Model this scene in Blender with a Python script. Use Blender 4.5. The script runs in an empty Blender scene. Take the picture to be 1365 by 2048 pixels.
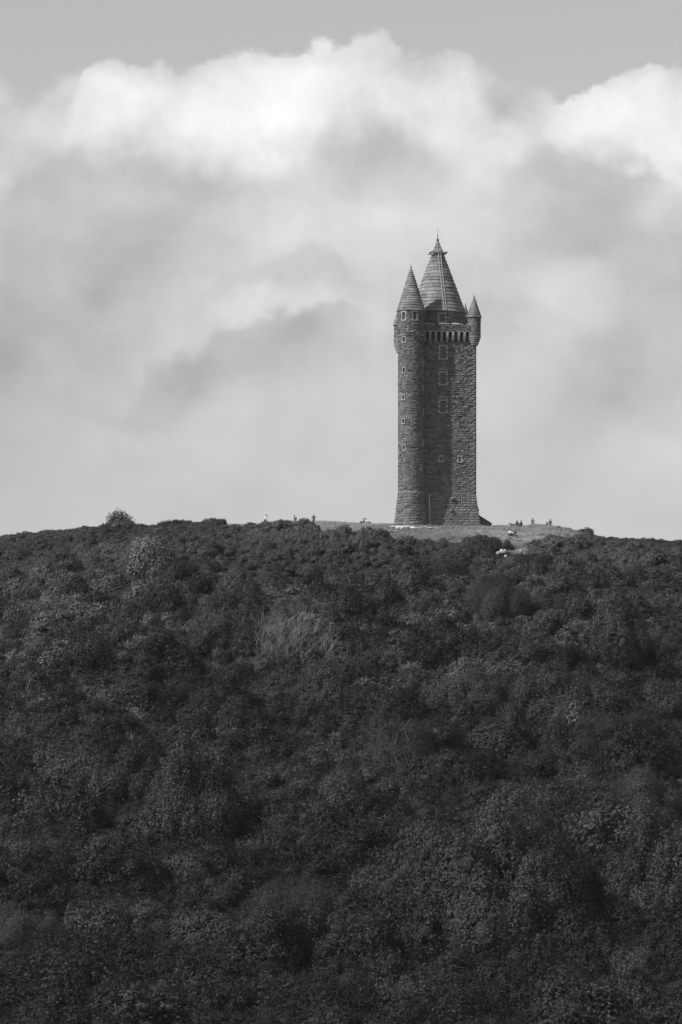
import bpy, math, random
import numpy as np
from mathutils import Matrix, Vector, noise as mn

sc = bpy.context.scene
R = math.radians
PI = math.pi

# ------------------------------------------------------------------ camera
# level camera with a rising (shift) lens, 172 mm on a 36 mm tall frame; 9800 px focal length at 1365x2048
F = 9800.0
HOR = 1934.0            # picture row of the horizon
BASE = 63.0             # ground height at the tower (camera at 0)
cam_d = bpy.data.cameras.new('camera')
cam = bpy.data.objects.new('camera', cam_d)
sc.collection.objects.link(cam)
cam.location = (0, 0, 0)
cam.rotation_euler = (R(90), 0, 0)
cam_d.sensor_fit = 'VERTICAL'
cam_d.sensor_height = 36
cam_d.sensor_width = 24
cam_d.lens = F / 2048 * 36
cam_d.shift_y = (HOR - 1024) / 2048
cam_d.clip_start = 1
cam_d.clip_end = 20000
sc.camera = cam

# ------------------------------------------------------------------ view
sc.view_settings.view_transform = 'Standard'
sc.view_settings.look = 'None'
sc.view_settings.gamma = 1
sc.view_settings.exposure = 0
sc.view_settings.use_curve_mapping = False
sc.cycles.volume_bounces = 0
sc.cycles.max_bounces = 6
sc.cycles.diffuse_bounces = 3
sc.cycles.transmission_bounces = 3
sc.cycles.volume_step_rate = 10
sc.cycles.use_denoising = True
sc.cycles.denoising_prefilter = 'ACCURATE'

SUN_AZ = R(27.4)        # light travels to the right and slightly away from the camera
SUN_EL = R(43)
sd = bpy.data.lights.new('sun', 'SUN')
sd.energy = 5.0
sd.angle = R(0.5)
sd.color = (1, 1, 1)
sun = bpy.data.objects.new('sun', sd)
sc.collection.objects.link(sun)
ldir = Vector((math.cos(SUN_AZ) * math.cos(SUN_EL), math.sin(SUN_AZ) * math.cos(SUN_EL), -math.sin(SUN_EL)))
sun.rotation_euler = ldir.to_track_quat('-Z', 'Y').to_euler()
sun.location = (-200, -100, 300)


class NG:
    """small wrapper for building node maths"""
    def __init__(self, nt):
        self.nt = nt
        self.n = nt.nodes
        self.l = nt.links

    def put(self, sock, v):
        if isinstance(v, (int, float)):
            sock.default_value = v
        elif isinstance(v, tuple):
            sock.default_value = v
        else:
            self.l.new(v, sock)

    def m(self, op, a, b=None, c=None, clamp=False):
        nd = self.n.new('ShaderNodeMath')
        nd.operation = op
        nd.use_clamp = clamp
        self.put(nd.inputs[0], a)
        if b is not None:
            self.put(nd.inputs[1], b)
        if c is not None:
            self.put(nd.inputs[2], c)
        return nd.outputs[0]

    def add(self, *xs):
        r = xs[0]
        for x in xs[1:]:
            r = self.m('ADD', r, x)
        return r

    def mul(self, *xs):
        r = xs[0]
        for x in xs[1:]:
            r = self.m('MULTIPLY', r, x)
        return r

    def smooth(self, x, lo, hi, o0=0.0, o1=1.0):
        nd = self.n.new('ShaderNodeMapRange')
        nd.interpolation_type = 'SMOOTHSTEP'
        self.put(nd.inputs[0], x)
        nd.inputs[1].default_value = lo
        nd.inputs[2].default_value = hi
        nd.inputs[3].default_value = o0
        nd.inputs[4].default_value = o1
        return nd.outputs[0]

    def noise(self, vec, scale, detail=6, rough=.55, off=0.0, dist=0.0):
        nd = self.n.new('ShaderNodeTexNoise')
        if off:
            ad = self.n.new('ShaderNodeVectorMath')
            ad.operation = 'ADD'
            self.l.new(vec, ad.inputs[0])
            ad.inputs[1].default_value = (off, off * 1.7, off * -.6)
            vec = ad.outputs[0]
        if vec is not None:
            self.l.new(vec, nd.inputs['Vector'])
        nd.inputs['Scale'].default_value = scale
        nd.inputs['Detail'].default_value = detail
        nd.inputs['Roughness'].default_value = rough
        nd.inputs['Distortion'].default_value = dist
        return nd.outputs[0]

    def curve(self, x, pts, lo, hi):
        """piecewise smooth curve through pts, x in lo..hi, result in the pts' own units (0..20)"""
        t = self.m('DIVIDE', self.m('SUBTRACT', x, lo), hi - lo, clamp=True)
        nd = self.n.new('ShaderNodeFloatCurve')
        cm = nd.mapping
        cv = cm.curves[0]
        P = [((a - lo) / (hi - lo), b / 20.0) for a, b in pts]
        while len(cv.points) < len(P):
            cv.points.new(.5, .5)
        for p, (a, b) in zip(cv.points, P):
            p.location = (a, b)
        cm.update()
        self.l.new(t, nd.inputs['Value'])
        return self.m('MULTIPLY', nd.outputs[0], 20.0)

    def blob(self, U, V, a, b, su, sv, amp):
        x = self.m('DIVIDE', self.m('SUBTRACT', U, a), su)
        y = self.m('DIVIDE', self.m('SUBTRACT', V, b), sv)
        r = self.m('ADD', self.m('MULTIPLY', x, x), self.m('MULTIPLY', y, y))
        return self.m('MULTIPLY', self.m('POWER', 2.71828, self.m('MULTIPLY', r, -1.0)), amp)


# ------------------------------------------------------------------ sky: a grey Nishita sky with banks of cumulus
SKY_STRENGTH = 0.10
CLEAR = 1.43
world = bpy.data.worlds.new('World')
sc.world = world
world.use_nodes = True
nt = world.node_tree
nt.nodes.clear()
g = NG(nt)
tc = nt.nodes.new('ShaderNodeTexCoord')
D = tc.outputs['Generated']
sky = nt.nodes.new('ShaderNodeTexSky')
sky.sky_type = 'NISHITA'
sky.sun_disc = False
sky.sun_elevation = SUN_EL
sky.sun_rotation = R(242.6)
sky.air_density = 1.0
sky.dust_density = 1.0
bw = nt.nodes.new('ShaderNodeRGBToBW')
nt.links.new(sky.outputs[0], bw.inputs[0])
SKYV = g.mul(bw.outputs[0], SKY_STRENGTH)
sep = nt.nodes.new('ShaderNodeSeparateXYZ')
nt.links.new(D, sep.inputs[0])
dx, dy, dz = sep.outputs
hyp = g.m('MAXIMUM', g.m('SQRT', g.add(g.mul(dx, dx), g.mul(dy, dy))), .05)
U0 = g.m('ADD', g.mul(g.m('ARCTAN2', dx, dy), 98.0), 6.825)      # hundredths of the picture's pixels, as an angle
V0 = g.m('SUBTRACT', 19.34, g.mul(g.m('DIVIDE', dz, hyp), 98.0))
w1 = g.m('SUBTRACT', g.noise(D, 30, 8, .58), .5)
w2 = g.m('SUBTRACT', g.noise(D, 30, 8, .58, off=3.1), .5)
w3 = g.m('SUBTRACT', g.noise(D, 16, 4, .5, off=7.7), .5)
w4 = g.m('SUBTRACT', g.noise(D, 90, 7, .62, off=5.3), .5)
w6 = g.m('SUBTRACT', g.noise(D, 90, 7, .62, off=15.3), .5)
w5 = g.m('SUBTRACT', g.noise(D, 24, 6, .55, off=11.7), .5)
bil = g.m('ABSOLUTE', g.m('SUBTRACT', g.noise(D, 75, 5, .5, off=9.2), .5))   # rounded lumps


def shifted(dx_, dy_, dz_):
    ad = nt.nodes.new('ShaderNodeVectorMath')
    ad.operation = 'ADD'
    nt.links.new(D, ad.inputs[0])
    ad.inputs[1].default_value = (dx_, dy_, dz_)
    return ad.outputs[0]


# the side of each billow towards the sun (up and to the left) is brighter than the side away from it
SH = shifted(-.0034, 0, .0052)
lit1 = g.m('SUBTRACT', g.noise(D, 40, 7, .52, off=21.0), g.noise(SH, 40, 7, .52, off=21.0))
SH2 = shifted(-.009, 0, .014)
lit2 = g.m('SUBTRACT', g.noise(D, 17, 5, .5, off=27.0), g.noise(SH2, 17, 5, .5, off=27.0))
U = g.add(U0, g.mul(w1, 3.6), g.mul(w6, .9))
V = g.add(V0, g.mul(w2, 2.4), g.mul(w4, .8))
Us = g.add(U0, g.mul(w1, .7), g.mul(w6, .6))
Vs = g.add(V0, g.mul(w2, .35), g.mul(w4, .5), g.mul(bil, 1.5), -.18)
# top edge of the big bank; a fainter veil behind it reaches further left and right
edge = g.curve(Us, [(-6, 3.0), (-2, 2.9), (0, 2.9), (1.0, 2.45), (1.45, 2.05), (1.62, 1.52), (2.2, 1.16), (2.8, 1.08), (3.3, 1.06), (3.5, 1.22), (3.8, 1.12), (4.3, .90), (4.8, .80), (5.25, .83), (5.5, .98),
                    (6.2, .86), (7.0, .68), (7.6, .66), (8.1, .86), (8.8, .84), (9.3, .92), (9.6, 1.3), (10.4, 2.2), (10.75, 2.32), (11.0, 2.05), (11.4, 1.78), (12.0, 1.50), (12.6, 1.30), (13.6, 1.26),
                    (15, .9), (18, 2.4), (22, 2.0)], -8, 24)
dA = g.m('SUBTRACT', Vs, edge)
veil = g.curve(Us, [(-6, 2.4), (-2, 2.2), (-.5, 1.5), (0, 1.62), (.35, 1.74), (.7, 1.84), (1.1, 1.56), (1.5, 1.50), (2.5, 1.3), (9.2, 1.0), (9.8, 1.24), (10.5, 1.34), (10.9, 1.5), (11.3, 1.86), (12, 1.6), (14, 1.3), (20, 2)], -8, 24)
dV = g.m('SUBTRACT', Vs, veil)
mCap = g.smooth(dA, 0.0, .20)
soft = g.m('SUBTRACT', g.smooth(U0, 9.2, 9.9), g.smooth(U0, 10.7, 11.3))
mCap = g.m('ADD', g.mul(mCap, g.m('SUBTRACT', 1.0, soft)), g.mul(g.smooth(dA, -.6, .9), soft, .8))
mVeil = g.smooth(dV, -.05, .42)
mA = g.m('MAXIMUM', mCap, mVeil)
# lower edge of the sunlit caps
under = g.curve(U, [(-6, 5.2), (-2, 4.4), (0, 3.75), (.8, 3.35), (1.5, 2.95), (2.4, 2.9), (3.2, 3.0), (4.4, 3.0), (5.2, 2.88), (5.9, 2.65), (6.5, 2.35), (7.2, 2.10), (7.9, 2.15),
                    (8.5, 2.6), (9.0, 3.1), (9.8, 3.3), (10.4, 2.9), (10.8, 2.65), (11.4, 2.75), (12.2, 2.80), (12.7, 3.0), (13.1, 3.35), (13.65, 3.5), (15, 3.9), (20, 5)], -8, 24)
dB = g.m('SUBTRACT', g.add(V0, g.mul(w2, 1.7), g.mul(w4, 1.1), g.mul(bil, 1.5), -.22), under)
capw = g.m('SUBTRACT', 1.0, g.smooth(dB, -.75, .60))
caps = g.m('SUBTRACT', 1.0, g.smooth(dB, -.30, .42))
rt = g.smooth(U0, 10.5, 11.0)
cap = g.m('ADD', g.mul(capw, g.m('SUBTRACT', 1.0, rt)), g.mul(caps, rt))
mpw = nt.nodes.new('ShaderNodeMapping')
nt.links.new(D, mpw.inputs[0])
mpw.inputs['Rotation'].default_value = (0, R(33), 0)
mpw.inputs['Scale'].default_value = (.30, 1, 1)
wisp = g.m('SUBTRACT', g.noise(mpw.outputs[0], 40, 7, .58, off=2.9, dist=.4), .5)
calm = g.smooth(V0, 6.0, 10.0, 1.0, .35)
L = g.add(.585, g.mul(g.add(g.mul(wisp, .26), g.mul(w3, .10), g.mul(w5, .10), g.mul(lit1, .30), g.mul(lit2, .40)), calm))
for b in ((5.4, 4.5, 2.6, .8, .045), (7.6, 4.7, 2.2, 1.2, .13), (5.2, 6.0, 1.2, .40, .08), (10.8, 5.7, 1.5, .5, .12), (11.6, 6.5, 1.0, .6, .08), (9.6, 3.0, 1.0, 1.1, .10),
          (11.6, 4.2, 1.2, 1.3, -.05), (13.2, 3.9, .8, .7, .10), (4.6, 3.6, 2.0, .35, -.06), (1.2, 3.9, 1.2, .3, -.03), (7.4, 2.75, .9, .5, -.07), (0.2, 5.4, 1.4, 2.0, -.05),
          (6.4, 5.95, 1.6, .40, .03), (4.3, 7.3, 1.5, .55, -.11), (2.6, 8.3, .9, .35, -.05), (6.1, 6.5, .8, .4, -.05), (12.6, 7.6, 1.6, 1.2, -.07),
          (0.0, 9.0, 1.8, 2.6, -.05), (5.0, 8.8, 2.6, .9, .03), (2.7, 6.7, .9, .6, .04), (0.3, 7.0, 1.2, 1.5, -.04), (10.2, 8.2, 1.2, 2.0, .02),
          (7.2, 5.5, .9, .4, .03), (13.4, 9.2, 1.2, .6, .05), (8.0, 7.4, 1.4, 1.6, .03)):
    L = g.m('ADD', L, g.blob(U, V, *b))
# second, shaded dome in front
edge2 = g.curve(Us, [(-6, 9), (1.0, 9.2), (2.3, 8.35), (3.2, 7.35), (4.0, 6.1), (4.3, 5.6), (4.7, 5.40), (5.3, 5.24), (5.8, 4.98), (6.2, 4.86), (6.6, 5.02), (6.95, 5.42), (8.0, 5.75), (9.2, 6.6), (11, 8.2), (16, 9)], -8, 24)
d2 = g.m('SUBTRACT', g.add(V0, g.mul(w2, 1.3), g.mul(w4, .9), g.mul(bil, 1.3)), edge2)
dome = g.mul(g.smooth(d2, -.04, .22), g.m('SUBTRACT', 1.0, g.smooth(d2, .15, .9)), g.smooth(U0, 3.8, 5.0), g.m('SUBTRACT', 1.0, g.smooth(U0, 6.7, 8.0)))
L = g.m('SUBTRACT', L, g.mul(dome, .055))
# third, lower shaded mass with a bright rim over it
edge3 = g.curve(Us, [(-6, 10), (1.6, 9.4), (2.4, 8.4), (2.9, 7.3), (3.3, 7.05), (3.9, 6.85), (4.4, 6.4), (5.0, 6.15), (5.6, 6.2), (6.4, 6.0), (7.0, 6.2), (7.8, 7.2), (16, 10)], -8, 24)
d3 = g.m('SUBTRACT', g.add(V0, g.mul(w2, 1.8), g.mul(w4, 1.0), g.mul(bil, 1.3), -.1), edge3)
dome3 = g.mul(g.smooth(d3, -.10, .30), g.m('SUBTRACT', 1.0, g.smooth(d3, .3, 1.6)), g.smooth(U0, 1.6, 3.2), g.m('SUBTRACT', 1.0, g.smooth(U0, 6.0, 7.8)))
L = g.m('SUBTRACT', L, g.mul(dome3, .06))
L = g.m('ADD', L, g.mul(g.smooth(d3, -.8, -.05), g.m('SUBTRACT', 1.0, g.smooth(d3, -.05, .25)), g.smooth(U0, 2.5, 4.0), g.m('SUBTRACT', 1.0, g.smooth(U0, 6.0, 7.8)), .05))
dE = g.m('MAXIMUM', dA, 0.0)
caplum = g.add(.67, g.mul(g.smooth(dE, 0.0, .8), .16), g.mul(w5, .12), g.mul(lit1, .65), g.mul(lit2, .6), g.mul(w3, .08), g.blob(U0, V, 10.0, 2.3, .75, 1.6, -.17), g.blob(U0, V, .3, 2.1, 1.2, 1.0, -.06),
               g.blob(U, V, 8.6, 2.2, 1.2, .8, -.07), g.blob(U, V, 1.0, 3.3, 1.0, .35, -.04), g.blob(U, V, 12.0, 2.65, .8, .18, -.08), g.blob(U, V, 4.4, 2.2, 2.4, .7, .04), g.blob(U, V, 12.3, 1.9, 1.0, .4, .07))
CL = g.m('ADD', g.mul(caplum, cap), g.mul(L, g.m('SUBTRACT', 1.0, cap)))
# away from the bank: loose cloud over the rest of the sky
gen = g.smooth(g.noise(D, 2.2, 8, .6, off=1.3), .54, .72)
high = g.smooth(V0, -3.0, -12.0)
gen = g.mul(gen, high, .9)
mA = g.m('MAXIMUM', mA, gen)
clear = g.m('MINIMUM', g.mul(SKYV, CLEAR), .60)
FINAL = g.m('ADD', g.mul(CL, mA), g.mul(clear, g.m('SUBTRACT', 1.0, mA)))
FINAL = g.m('MAXIMUM', FINAL, .02)
bg = nt.nodes.new('ShaderNodeBackground')
bg.inputs['Strength'].default_value = 0.1
cmb = nt.nodes.new('ShaderNodeCombineColor')
F10 = g.mul(FINAL, 10.0)
for i in range(3):
    nt.links.new(F10, cmb.inputs[i])
nt.links.new(cmb.outputs[0], bg.inputs['Color'])
wo = nt.nodes.new('ShaderNodeOutputWorld')
nt.links.new(bg.outputs[0], wo.inputs['Surface'])
world.cycles.sampling_method = 'MANUAL'
world.cycles.sample_map_resolution = 512

# ------------------------------------------------------------------ helpers
rng = np.random.default_rng(11)
random.seed(5)


def link(o, parent=None):
    sc.collection.objects.link(o)
    if parent is not None:
        o.parent = parent
    return o


def mesh_obj(name, verts, faces, mat=None, parent=None, smooth=False, face_tone=None, linkit=True):
    me = bpy.data.meshes.new(name)
    me.from_pydata([tuple(map(float, v)) for v in verts], [], [tuple(f) for f in faces])
    if smooth:
        me.polygons.foreach_set('use_smooth', [True] * len(me.polygons))
    if face_tone is not None:
        a = me.attributes.new('tone', 'FLOAT', 'FACE')
        a.data.foreach_set('value', np.asarray(face_tone, dtype=np.float32))
    if mat:
        me.materials.append(mat)
    me.update()
    o = bpy.data.objects.new(name, me)
    if linkit:
        link(o, parent)
    return o


def tag(o, label=None, cat=None, group=None, kind=None):
    if label:
        o['label'] = label
    if cat:
        o['category'] = cat
    if group:
        o['group'] = group
    if kind:
        o['kind'] = kind
    return o


def empty(name, loc, rz=0):
    o = bpy.data.objects.new(name, None)
    o.empty_display_size = .5
    link(o)
    o.location = loc
    o.rotation_euler = (0, 0, rz)
    return o


class MB:
    """collects simple solids into one mesh"""
    def __init__(self):
        self.v = []
        self.f = []
        self.t = []

    def add(self, vs, fs, tone=.5):
        k = len(self.v)
        self.v += [tuple(p) for p in vs]
        self.f += [tuple(i + k for i in f) for f in fs]
        self.t += [tone] * len(fs)

    def box(self, c, s, tone=.5, M=None):
        x, y, z = c
        a, b, d = s[0] / 2, s[1] / 2, s[2] / 2
        vs = [Vector((x + i * a, y + j * b, z + k * d)) for k in (-1, 1) for j in (-1, 1) for i in (-1, 1)]
        if M is not None:
            vs = [M @ v for v in vs]
        self.add(vs, [(0, 2, 3, 1), (4, 5, 7, 6), (0, 1, 5, 4), (2, 6, 7, 3), (0, 4, 6, 2), (1, 3, 7, 5)], tone)

    def tube(self, pts, rad, n=6, tone=.5, caps=True):
        pts = [Vector(p) for p in pts]
        if not isinstance(rad, (list, tuple)):
            rad = [rad] * len(pts)
        k = len(self.v)
        for i, p in enumerate(pts):
            d = (pts[min(i + 1, len(pts) - 1)] - pts[max(i - 1, 0)]).normalized()
            a = d.cross(Vector((0.13, .97, .2)))
            if a.length < .05:
                a = d.cross(Vector((1, 0, 0)))
            a.normalize()
            b = d.cross(a)
            for j in range(n):
                q = 2 * PI * j / n
                self.v.append(tuple(p + (a * math.cos(q) + b * math.sin(q)) * rad[i]))
        for i in range(len(pts) - 1):
            for j in range(n):
                self.f.append((k + i * n + j, k + i * n + (j + 1) % n, k + (i + 1) * n + (j + 1) % n, k + (i + 1) * n + j))
                self.t.append(tone)
        if caps:
            self.f.append(tuple(k + j for j in range(n))[::-1])
            self.f.append(tuple(k + (len(pts) - 1) * n + j for j in range(n)))
            self.t += [tone, tone]

    def lathe(self, prof, c=(0, 0), n=32, tone=.5, close=True):
        k = len(self.v)
        for r, z in prof:
            for j in range(n):
                q = 2 * PI * j / n
                self.v.append((c[0] + r * math.cos(q), c[1] + r * math.sin(q), z))
        for i in range(len(prof) - 1):
            for j in range(n):
                self.f.append((k + i * n + j, k + i * n + (j + 1) % n, k + (i + 1) * n + (j + 1) % n, k + (i + 1) * n + j))
                self.t.append(tone)
        if close:
            self.f.append(tuple(k + j for j in range(n))[::-1])
            self.f.append(tuple(k + (len(prof) - 1) * n + j for j in range(n)))
            self.t += [tone, tone]

    def build(self, name, mat, parent=None, smooth=False):
        return mesh_obj(name, self.v, self.f, mat, parent, smooth, self.t)


# ------------------------------------------------------------------ materials (all neutral grey: the photograph is black and white)
def grey(name, lo, hi, scale=3.0, rough=.85, tone=False, rand=0.0, detail=6, bump=0.0, bscale=20, spec=.3, streak=0.0):
    m = bpy.data.materials.new(name)
    m.use_nodes = True
    t = m.node_tree
    k = NG(t)
    bs = t.nodes['Principled BSDF']
    co = t.nodes.new('ShaderNodeNewGeometry').outputs['Position'] if not rand else t.nodes.new('ShaderNodeTexCoord').outputs['Object']
    n = k.smooth(k.noise(co, scale, detail, .6), .3, .7)
    val = k.m('ADD', lo, k.mul(n, hi - lo))
    if tone:
        at = t.nodes.new('ShaderNodeAttribute')
        at.attribute_name = 'tone'
        val = k.mul(val, k.m('ADD', .72, k.mul(at.outputs['Fac'], .56)))
    if rand:
        oi = t.nodes.new('ShaderNodeObjectInfo')
        val = k.mul(val, k.m('ADD', 1 - rand, k.mul(oi.outputs['Random'], 2 * rand)))
    if streak:
        mp = t.nodes.new('ShaderNodeMapping')
        t.links.new(co, mp.inputs[0])
        mp.inputs['Scale'].default_value = (1, 1, .12)
        s = k.smooth(k.noise(mp.outputs[0], 1.6, 5, .6), .35, .7)
        val = k.mul(val, k.m('SUBTRACT', 1.0, k.mul(s, streak)))
        s2 = k.smooth(k.noise(co, 9, 3, .5, off=4), .66, .74)      # pale lichen flecks
        val = k.m('ADD', val, k.mul(s2, .10))
    cc = t.nodes.new('ShaderNodeCombineColor')
    for i in range(3):
        t.links.new(val, cc.inputs[i])
    t.links.new(cc.outputs[0], bs.inputs['Base Color'])
    bs.inputs['Roughness'].default_value = rough
    bs.inputs['Specular IOR Level'].default_value = spec
    if bump:
        b = t.nodes.new('ShaderNodeBump')
        b.inputs['Strength'].default_value = bump
        b.inputs['Distance'].default_value = .1
        t.links.new(k.noise(co, bscale, 8, .65), b.inputs['Height'])
        t.links.new(b.outputs[0], bs.inputs['Normal'])
    return m


def leaf_mat(name, lo, hi, rough=.6, spec=.2, trans=.25):
    m = bpy.data.materials.new(name)
    m.use_nodes = True
    t = m.node_tree
    k = NG(t)
    bs = t.nodes['Principled BSDF']
    at = t.nodes.new('ShaderNodeAttribute')
    at.attribute_name = 'tone'
    oi = t.nodes.new('ShaderNodeObjectInfo')
    pos = t.nodes.new('ShaderNodeNewGeometry').outputs['Position']
    big = k.smooth(k.noise(pos, .07, 3, .5), .3, .7)
    f = k.m('ADD', k.mul(at.outputs['Fac'], .45), k.m('ADD', k.mul(oi.outputs['Random'], .27), k.mul(big, .28)))
    val = k.m('ADD', lo, k.mul(f, hi - lo))
    val = k.mul(val, k.m('ADD', .68, k.mul(k.smooth(k.noise(pos, .045, 4, .55, off=33), .35, .65), .64)))
    cc = t.nodes.new('ShaderNodeCombineColor')
    for i in range(3):
        t.links.new(val, cc.inputs[i])
    t.links.new(cc.outputs[0], bs.inputs['Base Color'])
    bs.inputs['Roughness'].default_value = rough
    bs.inputs['Specular IOR Level'].default_value = spec
    tr = t.nodes.new('ShaderNodeBsdfTranslucent')
    t.links.new(cc.outputs[0], tr.inputs['Color'])
    mx = t.nodes.new('ShaderNodeMixShader')
    mx.inputs[0].default_value = trans
    t.links.new(bs.outputs[0], mx.inputs[1])
    t.links.new(tr.outputs[0], mx.inputs[2])
    t.links.new(mx.outputs[0], t.nodes['Material Output'].inputs['Surface'])
    return m


M = dict(
    stone=grey('dark_rubble_stone', .135, .195, 2.2, .92, tone=True, bump=.4, bscale=12, streak=.14),
    core=grey('mortar', .10, .16, 2, .95),
    dressed=grey('pale_dressed_stone', .24, .37, 3, .85, tone=True, bump=.3, bscale=12),
    dressed_dark=grey('dark_dressed_stone', .20, .30, 2, .88, tone=True, bump=.3, bscale=12),
    slab=grey('stone_roof_slab', .13, .25, 1.2, .85, rand=.20, bump=.3, bscale=8),
    slabp=grey('stone_roof_cone', .12, .22, 1.6, .85, tone=True, bump=.3, bscale=8),
    glass=grey('dark_glass', .012, .02, 1, .25, spec=.5),
    bar=grey('painted_bars', .27, .34, 3, .6),
    metal=grey('pale_metal', .45, .6, 3, .5),
    white=grey('white_board', .75, .82, 3, .6),
    lead=grey('dark_lead', .05, .08, 3, .6),
    wood=grey('timber', .10, .22, 4, .8),
    bark=grey('pale_bark', .11, .18, 3, .9, tone=True),
    bark_dark=grey('dark_bark', .05, .09, 3, .9, tone=True),
    rock=grey('pale_rock', .34, .58, 1.5, .9, bump=.6, bscale=5),
    rockd=grey('grey_rock', .10, .22, 1.2, .9, bump=.6, bscale=5),
    skin=grey('skin', .32, .36, 3, .6),
    dark=grey('dark_cloth', .02, .03, 5, .9),
    mid=grey('grey_cloth', .09, .12, 5, .9),
    light=grey('pale_cloth', .62, .70, 5, .9),
    hair=grey('dark_hair', .02, .03, 5, .7),
    leaf_scrub=leaf_mat('gorse_leaves', .040, .150, trans=.2),
    leaf_broad=leaf_mat('broad_leaves', .020, .078, .6, .2, .2),
    leaf_dark=leaf_mat('dark_leaves', .010, .034, .6, .2, .2),
    leaf_pale=leaf_mat('pale_leaves', .07, .20, .5, .35),
    leaf_willow=leaf_mat('willow_leaves', .026, .072, .6, .2),
    leaf_crown=leaf_mat('large_crown_leaves', .028, .098, .6, .25),  # lighter than the broad leaves: big crowns' sunlit sides put into colour
    leaf_crowndark=leaf_mat('large_dark_crown_leaves', .018, .062, .6, .25),
    grass=leaf_mat('dry_grass', .16, .54, .7, .2, .3),
)

# ------------------------------------------------------------------ terrain
_y = np.arange(-200, 3200, 1.0)
_s = np.interp(_y, [-200, 0, 10, 60, 150, 160, 440, 470, 500, 540, 640, 664, 680, 692, 700, 706, 716, 745, 780, 860, 1000, 1150, 1300, 3200],
               [0, 0, -.033, -.033, -.033, 0, 0, .10, .26, .34, .37, .34, .24, .15, .112, .070, .035, .006, -.02, -.16, -.20, -.12, 0, 0])
_P = np.cumsum(_s)
_P = _P - np.interp(700, _y, _P) + BASE
_cx = (np.array([-2500, -500, -100, 0, 100, 200, 320, 345, 500, 560, 640, 720, 790, 860, 960, 1040, 1100, 1150, 1200, 1365, 1500, 1800, 4000]) - 682.5) / 14
_cz = (1052 - np.array([1500, 1160, 1102, 1085, 1069, 1063, 1061, 1052, 1051, 1047, 1045, 1049, 1051, 1053, 1053, 1052, 1053, 1064, 1081, 1092, 1106, 1140, 1400])) / 14


def vnoise(x, y, s, seed=0.0):
    """smooth value noise, vectorised"""
    x = np.asarray(x, float) / s + seed
    y = np.asarray(y, float) / s + seed * 1.7
    xi, yi = np.floor(x), np.floor(y)
    fx, fy = x - xi, y - yi
    fx = fx * fx * (3 - 2 * fx)
    fy = fy * fy * (3 - 2 * fy)

    def h(a, b):
        q = np.sin(a * 127.1 + b * 311.7 + seed * 13) * 43758.5453
        return q - np.floor(q)
    return (h(xi, yi) * (1 - fx) + h(xi + 1, yi) * fx) * (1 - fy) + (h(xi, yi + 1) * (1 - fx) + h(xi + 1, yi + 1) * fx) * fy - .5


def ground(x, y):
    x = np.asarray(x, float)
    y = np.asarray(y, float)
    z = np.interp(y, _y, _P)
    w = np.interp(y, [440, 560, 660, 690, 3000], [0, .35, .85, 1, 1])
    z = z + np.interp(x, _cx, _cz) * w
    w2 = np.interp(y, [440, 500, 640, 690, 3000], [0, 1, 1, .0, 0.0])
    z = z + (vnoise(x, y, 34, 2.2) * 5.0 + vnoise(x, y, 15, 5.1) * 2.4) * w2
    w3 = np.interp(y, [300, 500, 760, 900], [0, 1, 1, 0])
    z = z + vnoise(x, y, 5, 8.4) * .35 * w3 * np.interp(y, [688, 697], [1, .35])
    far = np.clip((np.abs(x) - 160) / 500, 0, 1)
    return z * (1 - far) + (-18 * far) if True else z


def gz(x, y):
    return float(ground(x, y))


def at(px, py, Y):
    return Vector(((px - 682.5) * Y / F, Y, (HOR - py) * Y / F))


def hit(px, py):
    """where the sight line through a picture point meets the hill"""
    ys = np.arange(455, 760, .5)
    xs = (px - 682.5) * ys / F
    zs = (HOR - py) * ys / F
    d = ground(xs, ys) - zs
    i = np.argmax(d > 0)
    if d[i] <= 0:
        i = int(np.argmax(d))
    return float(xs[i]), float(ys[i])


def proj(x, y, z):
    return x * F / y + 682.5, HOR - z * F / y


xs = np.unique(np.concatenate([np.linspace(-85, 85, 171), np.linspace(-260, 260, 66), np.linspace(-3000, 3000, 41)]))
ys = np.unique(np.concatenate([np.linspace(455, 760, 306), np.linspace(-60, 1400, 98), np.linspace(-2500, 4500, 48)]))
gx, gy = np.meshgrid(xs, ys)
gzz = ground(gx, gy)
V_ = np.stack([gx.ravel(), gy.ravel(), gzz.ravel()], 1)
nx, ny = len(xs), len(ys)
ii = (np.arange(ny - 1)[:, None] * nx + np.arange(nx - 1)[None]).ravel()
F_ = np.stack([ii, ii + 1, ii + nx + 1, ii + nx], 1)


def grass_limit(px):
    return np.interp(px, [300, 420, 440, 480, 540, 600, 660, 740, 800, 850, 930, 975, 1000, 1040, 1080, 1160, 1185, 1230],
                     [1030, 1030, 1052, 1052, 1046, 1058, 1074, 1084, 1082, 1080, 1088, 1077, 1074, 1100, 1090, 1078, 1074, 1050])


def grass_amount(x, y, z):
    px, py = proj(x, y, z)
    lim = grass_limit(px) + 1 + vnoise(x, y, 7, 3.3) * 22 + vnoise(x, y, 3.2, 9.9) * 22 + vnoise(x, y, 1.3, 6.3) * 26
    return np.clip((lim - py) / 5, 0, 1) * (y > 640)


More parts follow.
